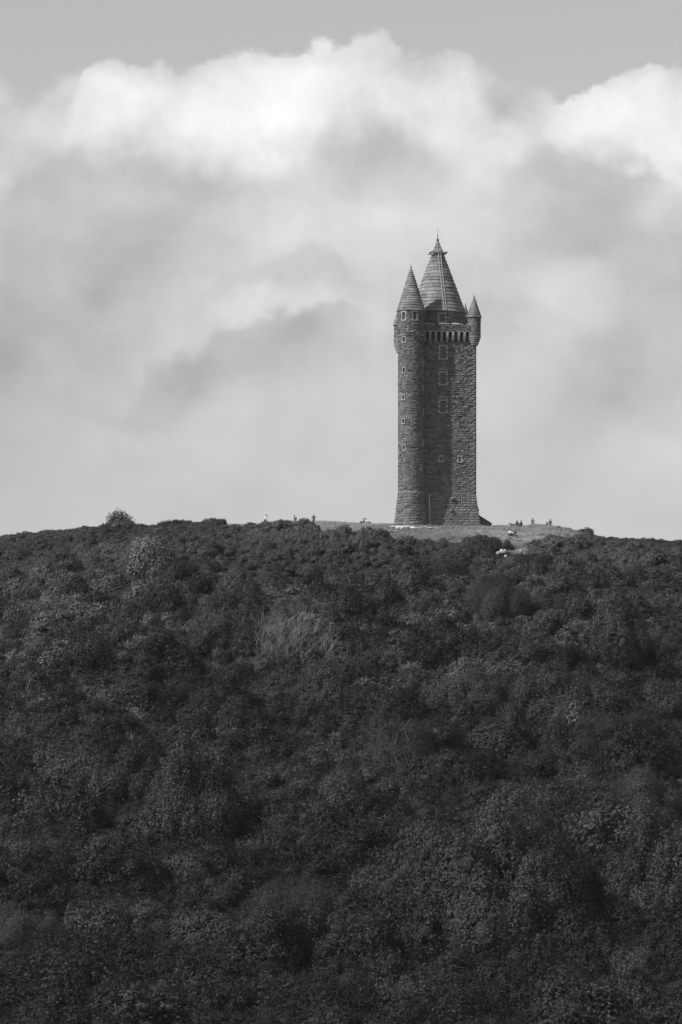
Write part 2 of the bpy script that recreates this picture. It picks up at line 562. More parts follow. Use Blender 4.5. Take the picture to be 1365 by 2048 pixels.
ga = grass_amount(V_[:, 0], np.maximum(V_[:, 1], 1), V_[:, 2])
ga = np.where(V_[:, 1] > 706, 1.0, ga)
gm = bpy.data.materials.new('hill_ground')
gm.use_nodes = True
k = NG(gm.node_tree)
a_ = gm.node_tree.nodes.new('ShaderNodeAttribute')
a_.attribute_name = 'grassy'
pos = gm.node_tree.nodes.new('ShaderNodeNewGeometry').outputs['Position']
n1 = k.smooth(k.noise(pos, .9, 8, .65), .3, .7)
n2 = k.smooth(k.noise(pos, .25, 4, .5, off=2), .35, .65)
gcol = k.m('ADD', .08, k.m('ADD', k.mul(n1, .14), k.mul(n2, .10)))
scol = k.m('ADD', .012, k.mul(n1, .022))
val = k.m('ADD', k.mul(gcol, a_.outputs['Fac']), k.mul(scol, k.m('SUBTRACT', 1.0, a_.outputs['Fac'])))
cc = gm.node_tree.nodes.new('ShaderNodeCombineColor')
for i in range(3):
    gm.node_tree.links.new(val, cc.inputs[i])
bs = gm.node_tree.nodes['Principled BSDF']
gm.node_tree.links.new(cc.outputs[0], bs.inputs['Base Color'])
bs.inputs['Roughness'].default_value = .95
bs.inputs['Specular IOR Level'].default_value = .1
bp = gm.node_tree.nodes.new('ShaderNodeBump')
bp.inputs['Distance'].default_value = .25
gm.node_tree.links.new(k.noise(pos, 2.5, 8, .7), bp.inputs['Height'])
gm.node_tree.links.new(bp.outputs[0], bs.inputs['Normal'])
hill = mesh_obj('hill', V_, F_, gm, smooth=True)
at_ = hill.data.attributes.new('grassy', 'FLOAT', 'POINT')
at_.data.foreach_set('value', ga.astype(np.float32))
tag(hill, kind='structure')

# ------------------------------------------------------------------ haze
hb = MB()
hb.box((0, 1000, 47), (6400, 7400, 142))
haze = hb.build('haze', None)
hm = bpy.data.materials.new('haze_air')
hm.use_nodes = True
hm.node_tree.nodes.clear()
pv = hm.node_tree.nodes.new('ShaderNodeVolumePrincipled')
pv.inputs['Color'].default_value = (.9, .9, .9, 1)
pv.inputs['Density'].default_value = 0.000025
pv.inputs['Anisotropy'].default_value = 0
ho = hm.node_tree.nodes.new('ShaderNodeOutputMaterial')
hm.node_tree.links.new(pv.outputs[0], ho.inputs['Volume'])
haze.data.materials.append(hm)
haze.data.attributes.remove(haze.data.attributes['tone'])
tag(haze, kind='stuff')

# ------------------------------------------------------------------ THE TOWER
ROT = R(6)
TX, TY = 13.82, 705.0
A = 4.95                      # half width of the square shaft
tower = empty('stone_tower', (TX, TY, BASE), ROT)
tag(tower, 'tall dark stone tower with round stair turret and conical slab roofs on the hilltop', 'tower')


def zl(py, Y=700.0):
    return (HOR - py) * Y / F - BASE


def subtract(rects, holes):
    for (a, b, c, d) in holes:
        out = []
        for (u0, u1, v0, v1) in rects:
            if u1 <= a or u0 >= b or v1 <= c or v0 >= d:
                out.append((u0, u1, v0, v1))
                continue
            lo, hi = max(v0, c), min(v1, d)
            if v0 < c:
                out.append((u0, u1, v0, c))
            if v1 > d:
                out.append((u0, u1, d, v1))
            if u0 < a:
                out.append((u0, a, lo, hi))
            if u1 > b:
                out.append((b, u1, lo, hi))
        rects = [r for r in out if r[1] - r[0] > .03 and r[3] - r[2] > .03]
    return rects


def courses(u_max, z0, z1, hlo, hhi, wlo, whi, r):
    rects = []
    z = z0
    while z < z1 - .02:
        h = r.uniform(hlo, hhi)
        if z1 - (z + h) < hlo * .7:
            h = z1 - z
        u = 0
        first = True
        while u < u_max - .01:
            w = r.uniform(wlo, whi) * (.6 if first and r.random() < .5 else 1)
            first = False
            if u_max - (u + w) < wlo * .7:
                w = u_max - u
            if h > hlo * 1.35 and r.random() < .18:      # two thin stones in place of a thick one
                zz = h * r.uniform(.4, .6)
                rects += [(u, u + w, z, z + zz), (u, u + w, z + zz, z + h)]
            else:
                rects.append((u, u + w, z, z + h))
            u += w
        z += h
    return rects


def facing(name, rects, mapf, prot, mat, parent, seed, rough=.03, big=.10):
    """rock faced stones as real relief, joined: outer rim at the joint, a broken face standing proud"""
    r = np.random.default_rng(seed)
    n = len(rects)
    Rr = np.array(rects)
    u0, u1, v0, v1 = Rr.T
    w, h = u1 - u0, v1 - v0
    ins = np.minimum(.05, .22 * np.minimum(w, h))
    pr = r.uniform(prot[0], prot[1], n) + (r.random(n) < .16) * r.uniform(.3, 1.0, n) * big
    vs = np.zeros((n, 13, 3))
    for k_, (a, b) in enumerate(((0, 0), (1, 0), (1, 1), (0, 1))):
        vs[:, k_, 0] = u0 + a * w
        vs[:, k_, 1] = v0 + b * h
    q = 4
    for j in range(3):
        for i in range(3):
            fu = ins + (w - 2 * ins) * i / 2 + (r.normal(0, .012, n) if i != 1 else r.normal(0, .05, n) * w)
            fv = ins + (h - 2 * ins) * j / 2 + (r.normal(0, .010, n) if j != 1 else r.normal(0, .05, n) * h)
            vs[:, q, 0] = u0 + fu
            vs[:, q, 1] = v0 + fv
            d = pr * (1.0 if (i == 1 and j == 1) else (.85 if i == 1 or j == 1 else .62)) + r.normal(0, rough, n)
            vs[:, q, 2] = np.maximum(d, .012)
            q += 1
    P = mapf(vs[:, :, 0].ravel(), vs[:, :, 1].ravel(), vs[:, :, 2].ravel())
    fl = [(0, 1, 6, 5, 4), (1, 2, 12, 9, 6), (2, 3, 10, 11, 12), (3, 0, 4, 7, 10),
          (4, 5, 8, 7), (5, 6, 9, 8), (7, 8, 11, 10), (8, 9, 12, 11)]
    faces = [tuple(i * 13 + c for c in f) for i in range(n) for f in fl]
    tone = np.repeat(r.random(n), len(fl))
    o = mesh_obj(name, P, faces, mat, parent, False, tone)
    tag(o, kind='stuff')
    return o


PL = zl(986.5)                 # top of the battered plinth
ZT = zl(684)                   # underside of the corbels
BAT = .60


def batter(z, b=BAT):
    return np.where(z < PL, (PL - z) / PL * b, 0)


DEP = .30                      # facing stones stand this far outside the core
# core of the shaft
cm_ = MB()
a0 = A - DEP
cm_.add([(s * (a0 + o), t * (a0 + o), z) for z, o in ((-2, .6), (0, .45), (PL, 0), (ZT + 1.6, 0)) for s, t in ((-1, -1), (1, -1), (1, 1), (-1, 1))],
        [(i * 4 + j, i * 4 + (j + 1) % 4, i * 4 + 4 + (j + 1) % 4, i * 4 + 4 + j) for i in range(3) for j in range(4)] + [(12, 13, 14, 15), (3, 2, 1, 0)])
shaft = cm_.build('shaft', M['core'], tower)

FACES = {}
for i, nm in enumerate(('front', 'right', 'rear', 'left')):
    rot = Matrix.Rotation(i * PI / 2, 3, 'Z')
    FACES[nm] = rot


def plane_map(rot, off=0.0, half=A, bat=True):
    ud = np.array(rot @ Vector((1, 0, 0)))
    nd = np.array(rot @ Vector((0, -1, 0)))

    def f(u, z, d):
        b = batter(z) if bat else 0
        uu = (u - half) * (1 + b / half)
        return uu[:, None] * ud + (half + off + b + d)[:, None] * nd + np.stack([0 * z, 0 * z, z], 1)
    return f


def u_of(px, Y=700.0):
    """position along the front face (0 at its left corner) of a picture column"""
    x = (px - 682.5) * Y / F - TX
    # point on front face: x = u cos + A sin
    return (x - A * math.sin(ROT)) / math.cos(ROT) + A


# windows on the shaft's front: (px, py, w, h, kind)
WF = [(887, 705, .82, 1.66, 'barred', ''), (887, 757, .82, 1.60, 'barred', 'arch'), (886.5, 813, .82, 1.62, 'barred', 'arch'),
      (882.8, 917.8, .22, .70, 'slit', 'block'), (920, 918, .30, .70, 'slit', 'block'),
      (886, 996.5, .16, .62, 'slit', ''), (921.7, 996.5, .20, .62, 'slit', '')]


def jamb_surround(mb, w, h, sw, sill=.16, lintel=.24, proud=.05, depth=DEP, blocky=True, seed=0):
    """dressed surround in the (u, depth, z) frame, centred on the opening"""
    r = random.Random(seed)
    nb = max(2, round((h + .1) / .34))
    for s in (-1, 1):
        for j in range(nb):
            z0 = -h / 2 + h * j / nb
            ww = sw * (1.45 if (j % 2) == 0 and blocky else .75) * r.uniform(.85, 1.15) if blocky else sw * r.uniform(.85, 1.1)
            pr = proud + r.uniform(-.012, .012)
            mb.box((s * (w / 2 + ww / 2), (depth - pr) / 2, z0 + h / nb / 2), (ww, depth + pr, h / nb - .012), r.uniform(.25, .9))
    mb.box((0, (depth - proud - .03) / 2, h / 2 + lintel / 2), (w + 2 * sw * 1.15, depth + proud + .03, lintel), r.uniform(.4, .7))
    mb.box((0, (depth - proud - .06) / 2, -h / 2 - sill / 2), (w + 2 * sw * 1.1, depth + proud + .06, sill), r.uniform(.7, 1))


def window(parent, M4, w, h, kind, extra, seed, sw=.22, nbx=3, nbz=6):
    """M4 places a local frame: x along the wall, -y outwards, z up, origin on the wall face at the opening's centre"""
    mb = MB()
    if kind == 'slit':
        jamb_surround(mb, w, h, .24 if extra == 'block' else .10, .14 if extra == 'block' else .06, .20 if extra == 'block' else .08, .05, seed=seed, blocky=extra == 'block')
    else:
        jamb_surround(mb, w, h, sw, seed=seed)
        if extra == 'arch':
            nv = 7
            for j in range(nv):
                q = (j - (nv - 1) / 2) / nv
                MM = Matrix.Translation((q * (w + 2 * sw) * 1.05, .10, h / 2 + .60 - q * q * .5)) @ Matrix.Rotation(q * .9, 4, 'Y')
                mb.box((0, 0, 0), (.13, .36, .36), .25 + .5 * (j % 2), MM)
    o = mb.build('window', M['dressed'], parent)
    o.matrix_local = M4
    mesh_obj('pane', [(-w / 2, .22, -h / 2), (w / 2, .22, -h / 2), (w / 2, .22, h / 2), (-w / 2, .22, h / 2)], [(0, 1, 2, 3)], M['glass'], o)
    if kind == 'barred':
        bb = MB()
        for i in range(nbx):
            bb.box((-w / 2 + w * (i + 1) / (nbx + 1), .13, 0), (.028, .03, h - .01))
        for j in range(nbz):
            bb.box((0, .165, -h / 2 + h * (j + 1) / (nbz + 1)), (w - .01, .03, .028))
        bb.build('glazing_bars', M['bar'], o)
    return o


holes = {nm: [] for nm in FACES}
wplace = []
for i, (px, py, w, h, kd, ex) in enumerate(WF):
    u, z = u_of(px), zl(py)
    sw = .24 if kd == 'barred' or ex == 'block' else .10
    holes['front'].append((u - w / 2 - sw * 1.1, u + w / 2 + sw * 1.1, z - h / 2 - (.15 if sw > .2 else .06), z + h / 2 + (.22 if sw > .2 else .08)))
    wplace.append((u, z, w, h, kd, ex))
for nm in ('right', 'rear', 'left'):
    for (z, w, h) in ((zl(705), .8, 1.6), (zl(757), .8, 1.6), (zl(813), .8, 1.6)):
        u = A
        holes[nm].append((u - w / 2 - .24, u + w / 2 + .24, z - h / 2 - .15, z + h / 2 + .22))
        M4 = (FACES[nm].to_4x4()) @ Matrix.Translation((u - A, -A, z))
        window(tower, M4, w, h, 'barred', '', 77)
for i, (u, z, w, h, kd, ex) in enumerate(wplace):
    b = float(batter(np.array(z)))
    window(tower, Matrix.Translation((u - A, -A - b, z)), w, h, kd, ex, i)

# masonry of the four faces above the plinth; the shaft's front right corner gets separate quoin stones
QL = .62
cr = random.Random(3)
for i, nm in enumerate(FACES):
    rects = courses(2 * A, PL, ZT + .02, .20, .40, .30, .85, cr)
    rects = subtract(rects, holes[nm])
    facing('stonework', rects, plane_map(FACES[nm]), (.03, .10), M['stone'], shaft, 20 + i)


def unit_block(seed, nm='stone'):
    """one broken-faced block, unit size, front towards -y"""
    r = random.Random(seed)
    vs, fs = [], []
    for j in range(4):
        for i in range(4):
            edge = i in (0, 3) or j in (0, 3)
            d = 0 if edge and False else (.0 if edge else -r.uniform(.25, .9))
            vs.append((-.5 + i / 3 + (0 if edge else r.uniform(-.07, .07)), -.5 + d * .22, -.5 + j / 3 + (0 if edge else r.uniform(-.07, .07))))
    # pinch the rim in a little and push the middle ring
    for j in range(3):
        for i in range(3):
            a = j * 4 + i
            fs.append((a, a + 1, a + 5, a + 4))
    k0 = len(vs)
    vs += [(-.5, .5, -.5), (.5, .5, -.5), (.5, .5, .5), (-.5, .5, .5)]
    fs += [(0, k0, k0 + 1, 3, 2, 1), (3, k0 + 1, k0 + 2, 15, 11, 7), (15, k0 + 2, k0 + 3, 12, 13, 14), (12, k0 + 3, k0, 0, 4, 8), (k0 + 1, k0, k0 + 3, k0 + 2)]
    me = bpy.data.meshes.new(nm)
    me.from_pydata(vs, [], fs)
    me.materials.append(M['stone_piece'])
    return me


M['stone_piece'] = grey('rubble_stone_piece', .13, .20, 3, .92, rand=.22, bump=.5, bscale=9)
BL = [unit_block(40 + i) for i in range(7)]


def stone(name, parent, M4, size, r=cr):
    o = bpy.data.objects.new(name, r.choice(BL))
    link(o, parent)
    o.matrix_local = M4 @ Matrix.Diagonal((size[0], size[1], size[2], 1))
    return o


# battered plinth: its front built stone by stone, the other sides joined
plinth = MB()
plinth.add([(s * (A + o + DO), t * (A + o + DO), z) for z, o, DO in ((PL - .06, .02, 0), (PL - .06, .02, .05), (PL + .07, 0, .05), (PL + .10, 0, -.02)) for s, t in ((-1, -1), (1, -1), (1, 1), (-1, 1))],
           [(i * 4 + j, i * 4 + (j + 1) % 4, i * 4 + 4 + (j + 1) % 4, i * 4 + 4 + j) for i in range(3) for j in range(4)])
plinth = plinth.build('plinth', M['stone'], tower)
tilt = math.atan2(BAT, PL)
rects = courses(2 * A, -.6, PL - .06, .30, .44, .55, 1.05, cr)
rects = subtract(rects, holes['front'])
for (u0, u1, v0, v1) in rects:
    uc, vc = (u0 + u1) / 2, (v0 + v1) / 2
    b = float((PL - vc) / PL * BAT)
    pr = cr.uniform(.0, .05)
    k_ = 1 + b / A
    stone('stone', plinth, Matrix.Translation(((uc - A) * k_, -(A + b - .22 + pr), vc)) @ Matrix.Rotation(-tilt, 4, 'X'),
          ((u1 - u0) * k_ - .035, .44, v1 - v0 - .03))
for i, nm in enumerate(('right', 'rear', 'left')):
    rects = courses(2 * A, -1.5, PL - .06, .30, .44, .5, 1.0, cr)
    facing('stonework', rects, plane_map(FACES[nm]), (.03, .10), M['stone'], plinth, 60 + i)
# boulder-like projecting stones on the plinth
for (px, py, s) in ((904.5, 997.5, .42), (903, 1021, .40)):
    u, z = u_of(px), zl(py)
    stone('stone', plinth, Matrix.Translation((u - A, -(A + (PL - z) / PL * BAT + .1), z)), (s, .5, s * .9))

# corner quoins, alternating long and short, on all four corners
for ci, (sx, sy) in enumerate(((1, -1), (-1, -1), (1, 1), (-1, 1))):
    z = PL + .1
    j = 0
    while z < ZT:
        h = cr.uniform(.30, .42)
        lx, ly = (.95, .5) if j % 2 else (.5, .95)
        lx *= cr.uniform(.85, 1.15)
        ly *= cr.uniform(.85, 1.15)
        if ci == 0:
            o = stone('quoin', shaft, Matrix.Translation((sx * (A + .075 - lx / 2), sy * (A + .075 - ly / 2), z + h / 2)) @ Matrix.Rotation(0 if sy < 0 else PI, 4, 'Z'),
                      (lx, ly, h - .03))
        z += h
        j += 1

# ---- corbel table and parapet
OV = .48                      # overhang
zc0, zc1 = zl(684), zl(667)    # corbels
za = zl(661.5)                  # top of the arch band
zp = zl(652)                   # crenel sills
zm = zl(648)                 # merlon tops
par = MB()
H2 = A + OV
# parapet wall ring (solid), inner roof deck
T = .38
ring = [(H2, za), (H2, zp), (H2 - T, zp), (H2 - T, za - .1)]
vs, fs = [], []
for rr, z in ring:
    vs += [(s * rr, t * rr, z) for s, t in ((-1, -1), (1, -1), (1, 1), (-1, 1))]
for i in range(3):
    for j in range(4):
        fs.append((i * 4 + j, i * 4 + (j + 1) % 4, i * 4 + 4 + (j + 1) % 4, i * 4 + 4 + j))
par.add(vs, fs)
par.add([(s * (H2 - T), t * (H2 - T), za - .1) for s, t in ((-1, -1), (1, -1), (1, 1), (-1, 1))], [(0, 1, 2, 3)])
# underside
par.add([(s * (H2 - .02), t * (H2 - .02), zc1 + .42) for s, t in ((-1, -1), (1, -1), (1, 1), (-1, 1))], [(3, 2, 1, 0)])
parapet = par.build('parapet', M['core'], tower)
pitch = .81
NB = 12
cb = MB()
for j, (d, z0, z1) in enumerate(((.17, 0, .30), (.31, .30, .58), (.44, .58, .86), (.50, .86, zc1 - zc0 + .02))):
    hh = (zc1 - zc0 + .02) / .86 if False else 1
    cb.box((0, -d / 2, (z0 + z1) / 2), (.36 - .012 * j, d, z1 - z0 - .02), .3 + .15 * (j % 2))
for nm, rot in FACES.items():
    fa = MB()
    for b_ in range(NB):
        uc = -A + (b_ + .5) * (2 * A / NB)
        # arch band over each opening between corbels (opening centred at uc)
        hw = (2 * A / NB) / 2
        ow = hw - .18
        zs = zc1
        top = za
        pts = [(-hw, zs)] + [(-ow, zs)] + [(-ow * math.cos(PI * i / 8), zs + ow * 1.15 * math.sin(PI * i / 8)) for i in range(1, 8)] + [(ow, zs), (hw, zs), (hw, top), (-hw, top)]
        for dd in (0, 1):
            pass
        nP = len(pts)
        v3 = [(uc + p[0], -(H2 + .02), p[1]) for p in pts] + [(uc + p[0], -(H2 - .34), p[1]) for p in pts]
        # triangulate band: fan between arch points and the top edge
        fcs = []
        up = [(uc + p[0], -(H2 + .02), top) for p in pts[:nP - 2]]
        base_i = len(v3)
        v3 += up
        for i in range(nP - 3):
            fcs.append((i, i + 1, base_i + i + 1, base_i + i))
            fcs.append((i + 1, i, nP + i, nP + i + 1))
        fcs.append((nP - 2, nP - 1, nP + nP - 1, nP + nP - 2))
        fa.add([rot @ Vector(p) for p in v3], fcs, cr.uniform(.3, .75))
    for s in (-1, 1):
        fa.box(rot @ Vector((s * (A + OV / 2 + .01), -(H2 - .15), (zc1 + za) / 2)), tuple(abs(c) for c in (rot @ Vector((OV - .02, .34, za - zc1)))), .5)
    fb = fa.build('arch_band', M['dressed_dark'], parapet)
    for b_ in range(NB + 1):
        uc = -A + b_ * (2 * A / NB)
        if b_ == 0:
            cmesh = None
        o = cb.build('corbel', M['dressed'], parapet) if not (nm == 'front' and b_ == 0 and False) and 'corb' not in globals() else bpy.data.objects.new('corbel', corb)
        if 'corb' not in globals():
            corb = o.data
        else:
            link(o, parapet)
        o.matrix_local = rot.to_4x4() @ Matrix.Translation((uc, -A, zc0))
    rects = courses(2 * H2, za, zp, .16, .30, .25, .6, cr)
    facing('stonework', rects, plane_map(rot, 0, H2, False), (.03, .09), M['stone'], parapet, 90)
    # merlons with coping
    for (c, w, dz_) in ((-4.0, 1.9, 0), (-1.75, 1.5, .0), (.35, 1.45, .06), (2.35, 1.35, 0), (4.2, 1.3, -.08)):
        mb = MB()
        mb.box((0, 0, (zm - zp) / 2 - .02), (w, T - .04, zm - zp - .10), .4)
        n_ = max(2, int(w / .55))
        for q in range(n_):
            mb.box((-w / 2 + (q + .5) * w / n_, -.01, zm - zp - .05 + dz_), (w / n_ - .02, T + .14, .16), cr.uniform(.9, 1.6))
        for q in (-1, 1):
            mb.box((q * w / 2, -.015, .08), (.22, T + .10, .12), .6)
        o = mb.build('merlon', M['dressed_dark'] if 'dressed_dark' in M else M['stone'], parapet)
        o.matrix_local = rot.to_4x4() @ Matrix.Translation((c, -(H2 - T / 2), zp))

# ---- drum and main spire
DC = (.10, 0.0)
drum_r = 3.86
z_eave = zl(627.5, 705)
z_apex = zl(478.5, 705)
dm = MB()
dm.lathe([(drum_r - .3, za - .2), (drum_r - .3, z_eave + .1)], DC, 48)
drum = dm.build('drum', M['core'], tower)


def cyl_map(c, r, bat=0.0, flare=None):
    def f(u, z, d):
        q = u / r
        rr = r + d
        if bat:
            rr = rr + batter(z, bat)
        if flare is not None:
            rr = rr + flare(z)
        return np.stack([c[0] + rr * np.cos(q), c[1] + rr * np.sin(q), z], 1)
    return f


hole_d = []
# drum window, straight towards the camera
ang = -PI / 2 - ROT + R(8)
for dq in (0, PI * .5, PI, -PI * .5):
    q = (ang + dq) % (2 * PI)
    hole_d.append((q * drum_r - .65, q * drum_r + .65, zl(650, 702), zl(629, 702)))
    M4 = Matrix.Translation((DC[0], DC[1], 0)) @ Matrix.Rotation(q + PI / 2, 4, 'Z') @ Matrix.Translation((0, -drum_r, zl(638, 702)))
    window(tower, M4, .78, 1.15, 'barred', '', 9, sw=.20, nbx=3, nbz=3)
rects = subtract(courses(2 * PI * drum_r, za - .1, z_eave - .15, .20, .36, .3, .8, cr), hole_d)
facing('stonework', rects, cyl_map(DC, drum_r), (.02, .07), M['stone'], drum, 31)


def cone_roof(name, c, z0, z1, r0, n, parent, separate, seed, slabw=1.0, eave=.12, curve=.0):
    """cone covered in overlapping courses of stone slabs"""
    r = random.Random(seed)
    core = MB()
    core.lathe([(r0 - .12, z0 - .02), (.03, z1)], c, 40)
    core.lathe([(r0 - .35, z0 - .22), (r0 - .05, z0 - .16), (r0 + .02, z0 - .04), (r0 - .12, z0 + .02)], c, 40, close=False)
    root = core.build(name, M['slabp'], parent)
    H = z1 - z0
    hs = [z0]
    for i in range(n):
        hs.append(hs[-1] + (H * .97) / n * r.uniform(.88, 1.12) * (1.1 - .2 * i / n))
    sc_ = (H * .97) / (hs[-1] - z0)
    hs = [z0 + (h - z0) * sc_ for h in hs]
    joined = MB()

    def rad(z):
        t = (z - z0) / H
        return r0 * (1 - t) + curve * math.sin(PI * t) * -1
    for i in range(n):
        za_, zb_ = hs[i], hs[i + 1]
        ra, rb = rad(za_), rad(zb_)
        cnt = max(3, round(2 * PI * ra / slabw)) if ra > .35 else (3 if ra > .15 else 1)
        dq = 2 * PI / cnt
        seg = 6 if cnt < 5 else 3
        lo, th = .125, .07
        q0 = r.uniform(0, PI)

        def slab_geo(qa, qb, jit=0.0):
            vs, fs = [], []
            for t in range(seg + 1):
                q = qa + (qb - qa) * t / seg
                cq, sq = math.cos(q), math.sin(q)
                ov = .05
                for rr, zz in ((ra + lo + jit, za_ - ov), (rb + .015 + jit, zb_), (rb - .06, zb_), (ra - .04, za_ - ov)):
                    vs.append((c[0] + max(rr, .01) * cq, c[1] + max(rr, .01) * sq, zz))
            for t in range(seg):
                b = t * 4
                for k_ in range(4):
                    fs.append((b + k_, b + 4 + k_, b + 4 + (k_ + 1) % 4, b + (k_ + 1) % 4))
            fs.append((0, 1, 2, 3))
            fs.append((seg * 4 + 3, seg * 4 + 2, seg * 4 + 1, seg * 4))
            return vs, fs
        gap = .012 / max(ra, .1)
        if separate:
            for s in range(cnt):
                vs, fs = slab_geo(q0 + s * dq + gap, q0 + (s + 1) * dq - gap, r.uniform(-.012, .02))
                mesh_obj('roof_slab', vs, fs, M['slab'], root)
        else:
            for s in range(cnt):
                vs, fs = slab_geo(q0 + s * dq + gap, q0 + (s + 1) * dq - gap, r.uniform(-.008, .012))
                joined.add(vs, fs, r.uniform(.1, .95))
    if not separate:
        o = joined.build('roof_slabs', M['slabp'], root)
        o['kind'] = 'stuff'
    return root


spire = cone_roof('main_spire', DC, z_eave, z_apex, 4.03, 21, tower, True, 4, 1.45)
tipx, tipy = DC
fn = MB()
fn.lathe([(.13, z_apex - .35), (.19, z_apex - .12), (.21, z_apex - .06), (.15, z_apex), (.07, z_apex + .04), (.05, z_apex + .12), (.08, z_apex + .2), (.05, z_apex + .3), (.035, z_apex + .42),
          (.06, z_apex + .5), (.05, z_apex + .62), (.02, z_apex + .72), (.012, z_apex + 1.6)], (tipx, tipy), 12)
fn.build('finial', M['lead'], tower)

# ---- stair turret at the front left corner
SCX, SCY = -4.4, -5.30
SR = 1.82
zs1 = zl(670.8, 698)           # string course
zs_e = zl(619.5, 698)          # eave
zs_a = zl(533, 699)
st = MB()
st.lathe([(SR - .3 + .6, -2), (SR - .3 + .45, 0), (SR - .3, PL), (SR - .3, zs_e + .1)], (SCX, SCY), 40)
turret = st.build('stair_turret', M['core'], tower)


def turret_q(px, r=SR, Y=699.0):
    """angle round the turret at which it shows in a picture column"""
    x = (px - 682.5) * Y / F - TX
    cxw = SCX * math.cos(ROT) - SCY * math.sin(ROT)
    s = max(-.985, min(.985, (x - cxw) / r))
    return (-PI / 2 + math.asin(s) - ROT)          # local angle (tower frame)


TW = [(808, 679.5, .40, .66, .14), (808, 740.5, .36, .68, .14), (807, 794.5, .34, .62, .14), (807, 842.5, .34, .62, .13), (808, 895.5, .36, .62, .14),
      (841.7, 934.5, .22, .62, .16), (846.3, 725.5, .26, .66, .16), (846.3, 775, .26, .66, .16), (846.3, 822, .26, .7, .16), (846.4, 884, .26, .7, .16)]
th = []
tl = []
for i, (px, py, w, h, sw) in enumerate(TW):
    z = zl(py, 698)
    q = turret_q(px) % (2 * PI)
    th.append((q * SR - w / 2 - sw, q * SR + w / 2 + sw, z - h / 2 - .12, z + h / 2 + .12))
    M4 = Matrix.Translation((SCX, SCY, 0)) @ Matrix.Rotation(q + PI / 2, 4, 'Z') @ Matrix.Translation((0, -SR, z))
    mb = MB()
    jamb_surround(mb, w, h, sw, .13, .12, .055, seed=i, blocky=False)
    o = mb.build('window', M['dressed'], turret)
    o.matrix_local = M4
    mesh_obj('pane', [(-w / 2, .22, -h / 2), (w / 2, .22, -h / 2), (w / 2, .22, h / 2), (-w / 2, .22, h / 2)], [(0, 1, 2, 3)], M['glass'], o)
SRU = SR + .07
TU = [(808, 632.5, .50, 1.05, .14, 2), (829.8, 632.5, .56, 1.10, .14, 3)]
thu = []
qs = [turret_q(a[0], SRU) % (2 * PI) for a in TU]
qs += [(qs[0] + PI) % (2 * PI), (qs[1] + PI) % (2 * PI)]
for i, q in enumerate(qs):
    a = TU[i % 2]
    z = zl(a[1], 698)
    w, h, sw, nbx = a[2:]
    thu.append((q * SRU - w / 2 - sw, q * SRU + w / 2 + sw, z - h / 2 - .14, z + h / 2 + .2))
    M4 = Matrix.Translation((SCX, SCY, 0)) @ Matrix.Rotation(q + PI / 2, 4, 'Z') @ Matrix.Translation((0, -SRU, z))
    window(turret, M4, w, h, 'barred', '', i + 30, sw=sw, nbx=nbx, nbz=4)
C_ = 2 * PI * SR
facing('stonework', subtract(courses(C_, PL, zs1 - .05, .17, .32, .25, .62, cr), th), cyl_map((SCX, SCY), SR), (.02, .06), M['stone'], turret, 51, rough=.02, big=.09)
facing('stonework', subtract(courses(C_, -1.5, PL, .30, .44, .45, .95, cr), []), cyl_map((SCX, SCY), SR, BAT * .95), (.03, .09), M['stone'], turret, 52)
zw = zl(645, 698)


def flare(z):
    return np.interp(z, [zs1, zw - .1, zw + .1, zs_e], [.06, .06, 0, 0])


facing('stonework', subtract(courses(2 * PI * SRU, zs1 + .05, zs_e - .1, .17, .32, .25, .6, cr), thu), cyl_map((SCX, SCY), SRU, 0, flare), (.02, .08), M['stone'], turret, 53)
sb = MB()
sb.lathe([(SR - .05, zs1 - .12), (SR + .10, zs1 - .08), (SR + .17, zs1 + .02), (SR + .15, zs1 + .08), (SR, zs1 + .10)], (SCX, SCY), 48, close=False)
sb.lathe([(SR - .05, PL - .06), (SR + .09, PL - .03), (SR + .09, PL + .05), (SR - .05, PL + .09)], (SCX, SCY), 48, close=False)
sb.build('string_course', M['dressed'], turret)
cone_roof('turret_roof', (SCX, SCY), zs_e, zs_a, SR + .16, 18, tower, True, 8, 1.25)
fn = MB()
fn.lathe([(.06, zs_a - .2), (.12, zs_a - .04), (.11, zs_a + .03), (.03, zs_a + .08), (.015, zs_a + .5)], (SCX, SCY), 10)
fn.build('finial', M['lead'], tower)

